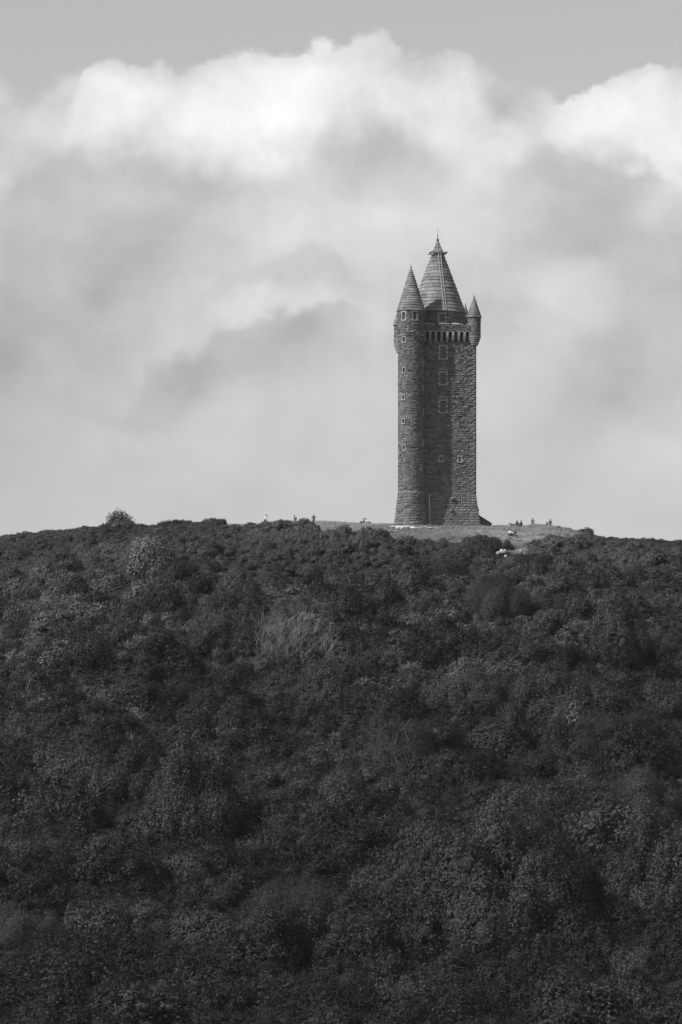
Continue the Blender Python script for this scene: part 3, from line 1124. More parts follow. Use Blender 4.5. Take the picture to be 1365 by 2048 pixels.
# ---- three corner bartizans
BR = .92
for ci, (sx, sy) in enumerate(((1, -1), (1, 1), (-1, 1))):
    c = (sx * (A - .20), sy * (A - .20))
    zb_e = zl(633, 700)
    zb_a = zl(592, 700)
    bz = MB()
    bz.lathe([(BR - .04, zl(672)), (BR - .04, zb_e + .1)], c, 28)
    bt = bz.build('corner_turret', M['core'], tower)
    qh = [(PI * 1.5 - R(0) + R(0)) * BR]
    slits = []
    for dq in (R(-12), R(100)):
        q = (dq + (-PI / 2 if ci == 0 else 0)) % (2 * PI)
        slits.append((q * BR - .14, q * BR + .14, zl(647), zl(637)))
    facing('stonework', subtract(courses(2 * PI * BR, zl(672), zb_e - .05, .17, .30, .22, .5, cr), []), cyl_map(c, BR), (.015, .05), M['stone'], bt, 70 + ci, rough=.015, big=.05)
    cz = MB()
    prof = []
    nst = 5
    zlo, zhi = zl(690), zl(671)
    for j in range(nst):
        r_ = .42 + (BR + .05 - .42) * ((j + 1) / nst) ** .75
        za_, zb_ = zlo + (zhi - zlo) * j / nst, zlo + (zhi - zlo) * (j + 1) / nst
        prof += [(r_ - .07, za_), (r_, za_ + .05), (r_, zb_ - .03)]
    cz.lathe(prof, c, 28, .4)
    cz.build('corbel_rings', M['dressed_dark'] if 'dressed_dark' in M else M['stone'], bt)
    sl = MB()
    q = (-PI / 2 + R(48)) if ci == 0 else R(40)
    Ms = Matrix.Translation((c[0], c[1], 0)) @ Matrix.Rotation(q + PI / 2, 4, 'Z')
    sl.box((0, -BR - .035, zl(643)), (.20, .12, .75), .5, Ms)
    sl.build('slit', M['glass'], bt)
    cone_roof('turret_roof', c, zb_e, zb_a, BR + .08, 9, bt, False, 15 + ci, .7)
    f2 = MB()
    f2.lathe([(.04, zb_a - .25), (.10, zb_a - .12), (.05, zb_a - .02), (.09, zb_a + .07), (.03, zb_a + .16), (.01, zb_a + .42)], c, 10)
    f2.build('finial', M['lead'], bt)

# pale downpipe at the foot of the shaft, next to the stair turret
dp = MB()
p0 = at(858.8, 990, 699.2)
p1 = at(861.0, 1057, 698.4)
inv = tower.matrix_basis.inverted()
inv = (Matrix.Translation((TX, TY, BASE)) @ Matrix.Rotation(ROT, 4, 'Z')).inverted()
dp.tube([inv @ p0, inv @ p1], .045, 8)
for t in (.02, .35, .7):
    q = (inv @ p0).lerp(inv @ p1, t)
    dp.box((q.x, q.y + .12, q.z), (.16, .26, .06))
dp.build('downpipe', M['metal'], tower)

# ---- lean-to at the right foot
TM = Matrix.Translation((TX, TY, BASE)) @ Matrix.Rotation(ROT, 4, 'Z')
lt = empty('stone_lean_to', (TX, TY, BASE), ROT)
tag(lt, 'small dark stone lean-to with sloping roof against the foot of the tower', 'outbuilding')
xa = A + .42
xb = xa + 2.25
lw = MB()
prof = [(xa - .6, -1.2), (xb, -1.2), (xb, .70), (xa + .25, 1.92), (xa - .6, 1.94)]
vs = [(x, y, z) for y in (-1.9, 1.9) for x, z in prof]
lw.add(vs, [(0, 1, 2, 3, 4), (9, 8, 7, 6, 5), (1, 6, 7, 2)])
lw.build('wall', M['stone'], lt)
rf = MB()
for j in range(6):
    t0, t1 = j / 6, (j + 1) / 6 + .03
    xA, zA = xb + .12 + (xa + .25 - xb - .12) * t0, .62 + 1.32 * t0
    xB, zB = xb + .12 + (xa + .25 - xb - .12) * t1, .62 + 1.32 * t1
    rf.add([(xA, -2.0, zA + .03), (xA, 2.0, zA + .03), (xA, 2.0, zA + .12), (xA, -2.0, zA + .12), (xB, -2.0, zB + .0), (xB, 2.0, zB), (xB, 2.0, zB + .05), (xB, -2.0, zB + .05)],
           [(0, 1, 2, 3), (4, 7, 6, 5), (0, 3, 7, 4), (1, 5, 6, 2), (3, 2, 6, 7), (0, 4, 5, 1)], .4)
rf.box((xa - .1, 0, 1.95), (.9, 4.0, .08), .4)
rf.build('roof', M['slabp'], lt)
cst = MB()
for j in range(4):
    cst.box((xb + .12 + .16 * j, -1.2 + .5 * j, -.05 - .1 * j), (.5, .7, .5 - .08 * j), .3)
cst.build('coping', M['stone'], lt)

# ---- roof ladder and working platform near the tip
lad = empty('roof_ladder', TM @ Vector((DC[0], DC[1], z_eave)), ROT)
tag(lad, 'long pale metal ladder lying up the front of the main spire', 'ladder')
sl_ = math.atan2(4.03, z_apex - z_eave)
LL = math.hypot(4.03, z_apex - z_eave)
lad.rotation_euler = (0, 0, ROT + R(8))
a_l = Matrix.Translation((0, -4.03 - .13, 0)) @ Matrix.Rotation(-sl_, 4, 'X')
tlen = LL * .93
for s in (-1, 1):
    mb = MB()
    mb.box((s * .18, 0, tlen / 2), (.045, .06, tlen), .5, a_l)
    mb.build('rail', M['metal'], lad)
n_ = int(tlen / .36)
rg = None
for j in range(n_):
    if rg is None:
        mb = MB()
        mb.box((0, 0, 0), (.33, .04, .04), .5)
        o = mb.build('rung', M['metal'], lad)
        rg = o.data
    else:
        o = link(bpy.data.objects.new('rung', rg), lad)
    o.matrix_local = a_l @ Matrix.Translation((0, 0, .25 + j * .36))

zq = zl(505.0, 704)
pf = empty('work_platform', TM @ Vector((DC[0], DC[1], zq)), ROT)
tag(pf, 'timber work platform of crossed beams round the upper spire', 'platform')
for (x0, x1, y, z, t) in ((-1.38, 1.05, -.95, -.02, .12), (-1.15, 1.40, -.82, .10, .10), (-1.30, 1.25, .80, .0, .12)):
    mb = MB()
    mb.box(((x0 + x1) / 2, y, z), (x1 - x0, .12, t))
    mb.build('beam', M['wood'], pf)
for (x, z) in ((-1.15, -.05), (-.62, -.06), (.72, -.06), (1.05, -.05)):
    mb = MB()
    mb.box((x, 0, z), (.12, 2.2, .12), .5, Matrix.Rotation(.12, 4, 'Z'))
    mb.build('joist', M['wood'], pf)
for (x, z) in ((-1.20, .17), (1.18, .19)):
    mb = MB()
    mb.tube([(x - .14, -.9, z), (x + .14, -.9, z)], .075, 8)
    mb.build('clamp', M['white'], pf)

# ---- boards lying on the parapet
bp_ = TM @ Vector((0, -(H2 - .1), 0))


def on_parapet(px, py, w, h, name, label, mat):
    Y = 699.9
    p = at(px, py, Y)
    mb = MB()
    mb.box((0, 0, 0), (w, .3, h))
    mb.box((0, .17, -.02), (w * .9, .05, h * .8))
    o = mb.build(name, mat)
    o.location = p
    o.rotation_euler = (0, 0, ROT)
    tag(o, label, 'board')


on_parapet(911, 647.0, 1.02, .10, 'white_board', 'thin bright white board lying over a gap in the parapet', M['white'])
on_parapet(887.2, 650.0, .86, .30, 'grey_board', 'pale grey board on the parapet below the drum window', grey('pale_board', .36, .42, 3, .7))

# ------------------------------------------------------------------ rocks
def rock_mesh(seed, flat=.6):
    r = random.Random(seed)
    import bmesh
    bm = bmesh.new()
    bmesh.ops.create_icosphere(bm, subdivisions=2, radius=1)
    o = Vector((r.uniform(0, 50), r.uniform(0, 50), r.uniform(0, 50)))
    for v in bm.verts:
        n_ = mn.noise(v.co * 1.1 + o) * .5 + mn.noise(v.co * 2.7 + o) * .28
        v.co *= 1 + n_
        v.co.z *= flat
        v.co = Vector([round(c * 4.5) / 4.5 * .5 + c * .5 for c in v.co])
    me = bpy.data.meshes.new('rock')
    bm.to_mesh(me)
    bm.free()
    return me


RM = [rock_mesh(i) for i in range(6)]
for me in RM:
    me.materials.append(M['rock'])
RMD = []
for i in range(3):
    me = rock_mesh(20 + i)
    me.materials.append(M['rockd'])
    RMD.append(me)


def rock(px, py, w, h, label, group=None, pool=None, Y=None, name='rock'):
    if Y is None:
        x, Y = hit(px, py + h / 2)
    s = Y / F
    o = bpy.data.objects.new(name, random.choice(pool or RM))
    link(o)
    x = (px - 682.5) * s
    o.location = (x, Y, gz(x, Y) + .32 * h * s)
    o.scale = (w * s / 2, max(w, h) * s / 2.6, h * s / 2 / .62)
    o.rotation_euler = (random.uniform(-.15, .15), random.uniform(-.15, .15), random.uniform(0, 6))
    o.rotation_euler[2] = random.uniform(-.4, .4)
    tag(o, label, 'rock', group)
    return o


G1 = 'pale bedrock slabs at the foot of the tower'
L1 = 'pale flat bedrock slab in the grass along the foot of the stair turret'
for (px, py, w, h) in ((787, 1055, 12, 4), (797, 1055, 14, 6), (810, 1056, 19, 7), (826, 1057, 15, 6), (838, 1058, 11, 4), (849, 1056, 13, 4), (861, 1057, 13, 3), (872, 1058, 9, 2)):
    o = rock(px, py, w * 1.15, h * 1.4, L1, G1)
    o.location.z += .10
_rk = rock
G2 = 'bright rocks breaking through the scrub'
for (px, py, w, h, lb) in ((996, 1109, 9, 7, 'bright rock at the near end of the row of white rocks in the scrub'),
                           (1003, 1107, 9, 9, 'tall bright rock in the middle of the white row in the scrub'),
                           (1010, 1107, 6, 9, 'narrow upright bright rock at the end of the white row in the scrub'),
                           (1012, 1115, 7, 6, 'small bright rock just below the white row in the scrub'),
                           (1041, 1107, 9, 8, 'bright rock with a flat top under the grass slope, beside the slanting one'),
                           (1052, 1110, 10, 5, 'thin slanting bright rock running downhill in the scrub')):
    o = rock(px, py, w, h, lb, G2)
    o.location.z += h * .035
G3 = 'grey rocks under the seated picnickers'
for (px, py, w, h) in ((1019, 1077, 9, 5), (1028, 1080, 8, 4), (1040, 1082, 13, 5), (1048, 1085, 9, 4)):
    rock(px, py, w, h, 'low grey rock in the grass just below the pair in pale shirts', G3, RMD)
G4 = 'dark rocks on the crest behind the seated pair'
for (px, py, w, h) in ((1112, 1054, 22, 7), (1128, 1056, 20, 6)):
    rock(px, py, w, h, 'dark low rock on the crest beside the two people sitting close together', G4, RMD)
rock(1137, 1054, 16, 7, 'pale grey rock hump where the crest begins to fall away', None, RMD)
for (px, py, w, h) in ((708, 1113, 9, 3), (739, 1113, 10, 3), (757, 1113, 11, 3)):
    rock(px, py, w, h, 'small pale flat stone in the scrub below the grassy crest', 'small pale stones in the scrub')

# ------------------------------------------------------------------ people
def skinned(name, V, E, mat, parent, sub=1):
    """V: {joint: (x, y, z, radius)}"""
    keys = list(V)
    idx = {k_: i for i, k_ in enumerate(keys)}
    me = bpy.data.meshes.new(name)
    me.from_pydata([V[k_][:3] for k_ in keys], [(idx[a], idx[b]) for a, b in E], [])
    me.materials.append(mat)
    o = bpy.data.objects.new(name, me)
    link(o, parent)
    sk = o.modifiers.new('skin', 'SKIN')
    for i, k_ in enumerate(keys):
        d = me.skin_vertices[0].data[i]
        r = V[k_][3]
        d.radius = (r, r) if not isinstance(r, tuple) else r
        d.use_root = (i == 0)
    sk.use_smooth_shade = True
    ss = o.modifiers.new('sub', 'SUBSURF')
    ss.levels = sub
    ss.render_levels = sub
    return o


POSE = {
    'stand': dict(pel=(0, 0, .95), chest=(0, 0, 1.27), neck=(0, 0, 1.47), head=(0, -.02, 1.62), sL=(-.18, 0, 1.42), eL=(-.24, .03, 1.14), hL=(-.22, -.08, .90),
                  sR=(.18, 0, 1.42), eR=(.24, .03, 1.14), hR=(.22, -.08, .90), kL=(-.10, -.02, .50), aL=(-.11, .02, .08), kR=(.10, -.02, .50), aR=(.11, .02, .08), fd=(0, -1)),
    'arms': dict(pel=(0, 0, .95), chest=(0, 0, 1.27), neck=(0, 0, 1.47), head=(0, -.02, 1.62), sL=(-.18, 0, 1.42), eL=(-.30, .0, 1.18), hL=(-.12, -.16, 1.22),
                 sR=(.18, 0, 1.42), eR=(.30, 0, 1.18), hR=(.12, -.16, 1.22), kL=(-.10, -.02, .50), aL=(-.12, .02, .08), kR=(.10, -.02, .50), aR=(.12, .02, .08), fd=(0, -1)),
    'run': dict(pel=(0, 0, .92), chest=(.10, 0, 1.22), neck=(.17, 0, 1.40), head=(.24, 0, 1.55), sL=(.10, .17, 1.36), eL=(-.12, .24, 1.18), hL=(.08, .20, 1.02),
                sR=(.14, -.17, 1.36), eR=(.26, -.24, 1.12), hR=(.42, -.14, 1.26), kL=(.30, .08, .66), aL=(.18, .09, .24), kR=(-.10, -.09, .50), aR=(-.42, -.09, .28), fd=(1, 0)),
    'walk': dict(pel=(0, 0, .95), chest=(.05, 0, 1.25), neck=(.08, 0, 1.45), head=(.13, 0, 1.60), sL=(.05, .17, 1.40), eL=(-.10, .2, 1.15), hL=(.05, .2, .95),
                 sR=(.07, -.17, 1.40), eR=(.12, -.22, 1.14), hR=(.26, -.18, 1.00), kL=(.18, .09, .52), aL=(.22, .09, .09), kR=(-.05, -.09, .50), aR=(-.30, -.09, .14), fd=(1, 0)),
    'sit': dict(pel=(0, 0, .46), chest=(0, -.03, .80), neck=(0, -.03, 1.00), head=(0, -.05, 1.15), sL=(-.18, -.02, .95), eL=(-.26, -.12, .70), hL=(-.06, -.30, .66),
                sR=(.18, -.02, .95), eR=(.26, -.12, .70), hR=(.06, -.30, .66), kL=(-.13, -.42, .47), aL=(-.14, -.40, .08), kR=(.13, -.42, .47), aR=(.14, -.40, .08), fd=(0, -1)),
    'ground': dict(pel=(0, 0, .12), chest=(.03, 0, .44), neck=(.0, 0, .65), head=(-.04, 0, .80), sL=(.03, -.18, .60), eL=(.18, -.24, .36), hL=(-.05, -.22, .28),
                   sR=(.03, .18, .60), eR=(-.10, .24, .42), hR=(-.34, .14, .44), kL=(-.40, -.12, .46), aL=(-.62, -.14, .07), kR=(-.42, .12, .30), aR=(-.84, .14, .07), fd=(-1, 0)),
    'hug': dict(pel=(0, 0, .12), chest=(0, .02, .44), neck=(0, .0, .65), head=(0, -.03, .80), sL=(-.18, .02, .60), eL=(-.27, -.12, .40), hL=(-.08, -.40, .34),
                sR=(.18, .02, .60), eR=(.27, -.12, .40), hR=(.08, -.40, .34), kL=(-.15, -.34, .46), aL=(-.12, -.58, .07), kR=(.15, -.34, .46), aR=(.12, -.58, .07), fd=(0, -1)),
    'recline': dict(pel=(0, 0, .12), chest=(.02, .14, .42), neck=(.02, .20, .62), head=(.02, .19, .77), sL=(-.17, .16, .57), eL=(-.26, .34, .34), hL=(-.26, .46, .06),
                    sR=(.20, .16, .57), eR=(.26, .02, .36), hR=(.16, -.26, .44), kL=(-.12, -.40, .38), aL=(-.12, -.74, .07), kR=(.12, -.40, .44), aR=(.12, -.66, .07), fd=(0, -1)),
}


def person(loc, pose, rz, label, top, legs, hair=None, sc_=1.0, hat=False, bag=False, group=None):
    P = POSE[pose]
    root = empty('person', loc, rz)
    root.scale = (sc_,) * 3
    tag(root, label, 'person', group)
    fd = Vector((P['fd'][0], P['fd'][1], 0))

    def v(k_, r, off=(0, 0, 0)):
        p = P[k_]
        return (p[0] + off[0], p[1] + off[1], p[2] + off[2], r)
    hipo = Vector((-fd.y, fd.x, 0))
    if (Vector(P['kL']) - Vector(P['kR'])).dot(hipo) < 0:
        hipo = -hipo
    B = {'pel': v('pel', .115), 'waist': tuple((Vector(P['pel']) * .5 + Vector(P['chest']) * .5)) + (.115,), 'chest': v('chest', .125), 'up': tuple(Vector(P['neck']) * .8 + Vector(P['chest']) * .2) + (.075,),
         'neck': v('neck', .052), 'head': v('head', .088), 'crown': v('head', .07, (0, 0, .07)),
         'jaw': v('head', .05, tuple(fd * .035 + Vector((0, 0, -.06)))), 'nose': v('head', .016, tuple(fd * .105 + Vector((0, 0, -.005))))}
    E = [('pel', 'waist'), ('waist', 'chest'), ('chest', 'up'), ('up', 'neck'), ('neck', 'head'), ('head', 'crown'), ('head', 'jaw'), ('head', 'nose')]
    for s in 'LR':
        hp = Vector(P['pel']) + hipo * (.09 if s == 'L' else -.09) + Vector((0, 0, -.03))
        B['hip' + s] = tuple(hp) + (.085,)
        B['s' + s] = v('s' + s, .055)
        B['e' + s] = v('e' + s, .040)
        wr = Vector(P['h' + s])
        dr = (wr - Vector(P['e' + s])).normalized()
        B['w' + s] = tuple(wr) + (.028,)
        B['palm' + s] = tuple(wr + dr * .07) + ((.034, .018),)
        sd_ = dr.cross(Vector((.3, .2, .9))).normalized()
        for q in range(4):
            B['f%d%s' % (q, s)] = tuple(wr + dr * (.15 + .01 * (q in (1, 2))) + sd_ * (-.03 + .02 * q)) + (.0085,)
            E.append(('palm' + s, 'f%d%s' % (q, s)))
        B['t' + s] = tuple(wr + dr * .08 + sd_ * -.055) + (.010,)
        E.append(('w' + s, 't' + s))
        B['k' + s] = v('k' + s, .058)
        B['a' + s] = v('a' + s, .040)
        ft = fd if abs(P['a' + s][2]) < .2 or True else fd
        B['toe' + s] = tuple(Vector(P['a' + s]) + ft * .17 + Vector((0, 0, -.045))) + (.032,)
        E += [('up', 's' + s), ('s' + s, 'e' + s), ('e' + s, 'w' + s), ('w' + s, 'palm' + s), ('pel', 'hip' + s), ('hip' + s, 'k' + s), ('k' + s, 'a' + s), ('a' + s, 'toe' + s)]
    skinned('body', B, E, M['skin'], root)
    sh = {k_: B[k_] for k_ in ('waist', 'chest', 'up', 'sL', 'sR')}
    sh['pel'] = B['pel']
    for s in 'LR':
        sh['c' + s] = tuple(Vector(B['e' + s][:3]) * .8 + Vector(B['s' + s][:3]) * .2) + (.045,)
    sh = {k_: a[:3] + (a[3] + .022,) for k_, a in sh.items()}
    skinned('shirt', sh, [('pel', 'waist'), ('waist', 'chest'), ('chest', 'up'), ('up', 'sL'), ('up', 'sR'), ('sL', 'cL'), ('sR', 'cR')], top, root)
    tr_ = {k_: B[k_][:3] + (B[k_][3] + .018,) for k_ in ('pel', 'hipL', 'hipR', 'kL', 'kR')}
    for s in 'LR':
        tr_['c' + s] = tuple(Vector(B['a' + s][:3]) * .92 + Vector(B['k' + s][:3]) * .08) + (.056,)
        q = MB()
    skinned('trousers', tr_, [('pel', 'hipL'), ('pel', 'hipR'), ('hipL', 'kL'), ('hipR', 'kR'), ('kL', 'cL'), ('kR', 'cR')], legs, root)
    hd = Vector(P['head'])
    hh = MB()
    hh.lathe([(.02, .125), (.07, .11), (.102, .06), (.106, .0), (.09, -.05)], (0, 0), 12)
    o = hh.build('hair', hair or M['hair'], root, True)
    o.location = hd - fd * .022 + Vector((0, 0, .02))
    for s in 'LR':
        a_v, t_v = Vector(B['a' + s][:3]), Vector(B['toe' + s][:3])
        fb = MB()
        fb.tube([a_v - fd * .03 + Vector((0, 0, -.03)), (a_v + t_v) / 2 + Vector((0, 0, -.01)), t_v + fd * .03], [.048, .046, .03], 8)
        fb.build('shoe', M['dark'] if legs is not M['dark'] else M['mid'], root, True)
    if bag:
        bg_ = MB()
        c_ = Vector(P['chest']) - fd * .2
        bg_.box(tuple(c_), (.22, .30, .42))
        o = bg_.build('backpack', M['mid'])
        o.location = loc
        o.rotation_euler = (0, 0, rz)
        md = o.modifiers.new('b', 'BEVEL')
        md.width = .05
        md.segments = 2
        tag(o, 'small grey backpack on the walker standing between the runner and the man', 'backpack')
    return root


TOPZ = {'stand': 1.76, 'arms': 1.76, 'run': 1.69, 'walk': 1.74, 'sit': 1.29, 'ground': .94, 'hug': .94, 'recline': .91}


def person_at(px, py_top, pose, rz, label, top, legs, crest=True, feet_py=None, **kw):
    """stand the figure on the ground where its head comes out at picture row py_top"""
    h = TOPZ[pose] * kw.get('sc_', 1)
    best = None
    rngY = np.arange(690, 735, .25) if crest else np.arange(660, 702, .25)
    for Y in rngY:
        x = (px - 682.5) * Y / F
        z = gz(x, Y)
        e = abs((HOR - (z + h) * F / Y) - py_top)
        if best is None or e < best[0] - 1e-6:
            best = (e, x, Y, z)
    e, x, Y, z = best
    return person((x, Y, z - .02), pose, rz, label, top, legs, **kw), best


person_at(530.5, 1029, 'run', 0, 'person in a white top and dark shorts running along the crest', M['light'], M['dark'])
person_at(590.5, 1030, 'walk', PI, 'person in grey walking on the crest with a backpack', M['mid'], M['dark'], bag=True)
person_at(628, 1028.5, 'arms', 0, 'person all in black standing alone with arms folded on the crest', M['dark'], M['dark'])
person_at(728, 1033, 'ground', 0, 'person in a dark shirt sitting on the grass with knees drawn up', M['dark'], M['dark'])
person_at(734.5, 1033.5, 'recline', R(120), 'person in a white shirt sitting on the grass behind a companion in dark', M['light'], M['mid'])
person_at(1034.5, 1040.5, 'hug', PI * .9, 'person in black sitting hunched on the crest, the broader of two silhouettes', M['dark'], M['dark'])
person_at(1043, 1040.5, 'hug', PI * 1.2, 'person in black sitting upright on the crest, the slimmer of two silhouettes', M['dark'], M['dark'])
person_at(1066, 1036, 'stand', .2, 'person dressed in white standing on the skyline', M['light'], M['light'])
sitters = []
for px, py, s_, lb, t_, l_ in ((1094.8, 1043.3, .86, 'smaller of two people seated close together, dark top and pale trousers', M['dark'], M['light']),
                              (1101, 1038.5, 1.02, 'bigger of two people seated close together, dark shirt, arms across the lap', M['dark'], M['dark'])):
    o, b = person_at(px, py, 'sit', R(-8), lb, t_, l_, crest=True, sc_=s_)
    Y = 697.0
    x = (px - 682.5) * Y / F
    zz = (HOR - py) * Y / F - TOPZ['sit'] * s_
    o.location = (x, Y, zz)
    sitters.append((x, Y, zz, s_))
x_, y_, z_, s_ = sitters[1]
o = bpy.data.objects.new('rock', RMD[0])
link(o)
o.location = (x_ + .15, y_ + .35, z_ + .0)
o.scale = (1.0, .42, .62)
tag(o, 'dark boulder used as a seat by the two people close together', 'rock')
for px, py, po, rz, lb, t_, l_, s_ in ((1020.5, 1059, 'sit', R(-20), 'person in a pale shirt and dark trousers seated on the grass slope, the slimmer one', M['light'], M['dark'], .85),
                                      (1024.5, 1061, 'hug', R(10), 'person in a white top bending forward on the grass slope between two others', M['light'], M['dark'], .95),
                                      (1030.5, 1059.5, 'sit', R(35), 'person in black with bare forearms seated on the grass slope', M['dark'], M['mid'], .9)):
    h = TOPZ[po] * s_
    x, Y = hit(px, py + h * 14)
    person((x, Y, gz(x, Y) - .03), po, rz, lb, t_, l_, sc_=s_)

# a dark dog lying on the crest next to the two silhouettes
dg = {'rump': (0, 0, .17, .13), 'belly': (.22, 0, .17, .13), 'chest': (.46, 0, .20, .14), 'neck': (.60, 0, .30, .08), 'head': (.70, 0, .36, .075), 'muzzle': (.82, 0, .33, .035),
      'earL': (.68, .06, .45, .02), 'earR': (.68, -.06, .45, .02), 'tail': (-.16, .05, .12, .035), 'tail2': (-.36, .12, .05, .018),
      'hockL': (.05, .13, .14, .07), 'pawL': (.22, .16, .04, .03), 'hockR': (.05, -.13, .14, .07), 'pawR': (.22, -.16, .04, .03),
      'elL': (.46, .11, .10, .05), 'fpL': (.70, .12, .04, .03), 'elR': (.46, -.11, .10, .05), 'fpR': (.70, -.12, .04, .03)}
de = [('rump', 'belly'), ('belly', 'chest'), ('chest', 'neck'), ('neck', 'head'), ('head', 'muzzle'), ('head', 'earL'), ('head', 'earR'), ('rump', 'tail'), ('tail', 'tail2'),
      ('rump', 'hockL'), ('hockL', 'pawL'), ('rump', 'hockR'), ('hockR', 'pawR'), ('chest', 'elL'), ('elL', 'fpL'), ('chest', 'elR'), ('elR', 'fpR')]
dog = skinned('dog', dg, de, M['dark'], None)
x, Y = (1026.5 - 682.5 - 4) * 699 / F, 699.0
dog.location = (x, Y, gz(x, Y))
dog.rotation_euler = (0, 0, PI)
dog.location.x += .5
tag(dog, 'dark dog lying on the crest next to the two hunched silhouettes', 'dog')

# ------------------------------------------------------------------ vegetation
import bmesh as _bm
_ib = _bm.new()
_bm.ops.create_icosphere(_ib, subdivisions=2, radius=1)
ICO_V = np.array([v.co[:] for v in _ib.verts])
ICO_F = np.array([[v.index for v in f.verts] for f in _ib.faces])
_ib.free()


def leaf_mesh(name, pts, nrm, size, tone, mat, asp=.55, r=None, jitter=.34, cores=None):
    """diamond leaves at pts facing roughly nrm, over dark solids added inside the crown to block light (cores: list of centre, radii)"""
    r = r or rng
    n = len(pts)
    d = nrm / (np.linalg.norm(nrm, axis=1)[:, None] + 1e-9) + r.normal(0, jitter, (n, 3))
    d /= np.linalg.norm(d, axis=1)[:, None]
    ref = r.normal(0, 1, (n, 3))
    if asp < .4:
        ref = ref * .6 + np.array([.25, 0, 1.0])
        t = ref - d * (ref * d).sum(1)[:, None]
    else:
        t = np.cross(d, ref)
    t /= np.linalg.norm(t, axis=1)[:, None] + 1e-9
    b = np.cross(d, t)
    s = (size * r.uniform(.6, 1.4, n))[:, None]
    v = np.stack([pts - t * s * .5, pts - b * s * asp * .5 + d * s * .08, pts + t * s * .5, pts + b * s * asp * .5 + d * s * .08], 1).reshape(-1, 3)
    vi = np.arange(n * 4, dtype=np.int32)
    starts = np.arange(0, n * 4, 4, dtype=np.int32)
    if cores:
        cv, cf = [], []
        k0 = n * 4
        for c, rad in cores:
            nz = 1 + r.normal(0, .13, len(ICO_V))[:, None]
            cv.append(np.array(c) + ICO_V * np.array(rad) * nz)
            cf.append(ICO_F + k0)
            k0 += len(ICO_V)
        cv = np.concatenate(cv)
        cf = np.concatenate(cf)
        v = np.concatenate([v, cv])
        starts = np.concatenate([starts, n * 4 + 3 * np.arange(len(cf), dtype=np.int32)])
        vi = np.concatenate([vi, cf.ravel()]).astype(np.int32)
        tone = np.concatenate([tone, np.zeros(len(cf))])  # added cores get the darkest leaf tone: inner shade put into colour
    me = bpy.data.meshes.new(name)
    me.vertices.add(len(v))
    me.vertices.foreach_set('co', v.astype(np.float32).ravel())
    me.loops.add(len(vi))
    me.loops.foreach_set('vertex_index', vi)
    me.polygons.add(len(starts))
    me.polygons.foreach_set('loop_start', starts.astype(np.int32))
    me.update(calc_edges=True)
    a = me.attributes.new('tone', 'FLOAT', 'FACE')
    a.data.foreach_set('value', tone.astype(np.float32))
    me.materials.append(mat)
    return me


def crown_points(r, n_leaf, lobes, flat=1.0, lob=.30, point=0.0, shag=.15, tuft=.05, vert=1.4):
    """a unit crown of rounded leafy masses over a dome; returns leaves, normals, tones and the masses' cores"""
    g_ = PI * (3 - math.sqrt(5))
    C, lr = [np.array([0, 0, .12])], [.62]
    for i in range(lobes):
        zz = 1 - (i + .5) / lobes * 1.05
        q = g_ * i + r.uniform(-.5, .5)
        rr = math.sqrt(max(0, 1 - zz * zz))
        d = np.array([rr * math.cos(q), rr * math.sin(q), zz])
        k_ = r.uniform(.45, .92)
        C.append(d * k_ + r.normal(0, .04, 3))
        lr.append(lob * r.uniform(.5, 1.5))
    C = np.array(C)
    lr = np.array(lr)
    if point:
        C[:, :2] *= (1 - np.clip(C[:, 2], 0, 1) * point)[:, None]
    ltone = r.random(len(lr))
    w = lr ** 2
    w[0] *= .3
    li = r.choice(len(lr), size=int(n_leaf * 1.9), p=w / w.sum())
    m = len(li)
    # leaves come in tufts: neighbours share a direction
    nt_ = max(8, m // 9)
    td = r.normal(0, 1, (nt_, 3))
    td /= np.linalg.norm(td, axis=1)[:, None]
    tli = r.choice(len(lr), size=nt_, p=w / w.sum())
    tt = r.random(nt_)
    tr_ = 1 + np.where(r.random(nt_) < .22, r.uniform(.5, 1.0, nt_) * shag * 2.6, r.normal(0, shag * .45, nt_))
    ti = r.integers(0, nt_, m)
    d, li = td[ti], tli[ti]
    P = C[li] + d * (lr[li] * tr_[ti] * r.uniform(.9, 1.04, m))[:, None] + r.normal(0, tuft, (m, 3)) * np.array([1, 1, vert])
    ok = np.ones(m, bool)
    for c, q in zip(C, lr):
        dd = ((P - c) ** 2).sum(1)
        ok &= ~(dd < (q * .74) ** 2)
    ok &= P[:, 2] > -.30
    P, d, li, ti = P[ok][:n_leaf], d[ok][:n_leaf], li[ok][:n_leaf], ti[ok][:n_leaf]
    out = P / (np.linalg.norm(P, axis=1)[:, None] + 1e-6)
    N_ = d * .9 + out * .35 + np.array([0, 0, .25])
    tone = np.clip(.35 * tt[ti] + .3 * ltone[li] + .35 * r.random(len(P)), 0, 1)
    P = P * np.array([1, 1, flat])
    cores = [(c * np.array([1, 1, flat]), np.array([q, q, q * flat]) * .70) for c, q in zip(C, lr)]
    return P, N_, tone, cores


def crown_mesh(seed, mat, n_leaf=5000, lobes=16, flat=.95, leaf=.08, asp=.6, **kw):
    r = np.random.default_rng(seed)
    p, n_, t, co = crown_points(r, n_leaf, lobes, flat, **kw)
    return leaf_mesh('crown', p, n_, np.full(len(p), leaf), t, mat, asp, r, cores=co)


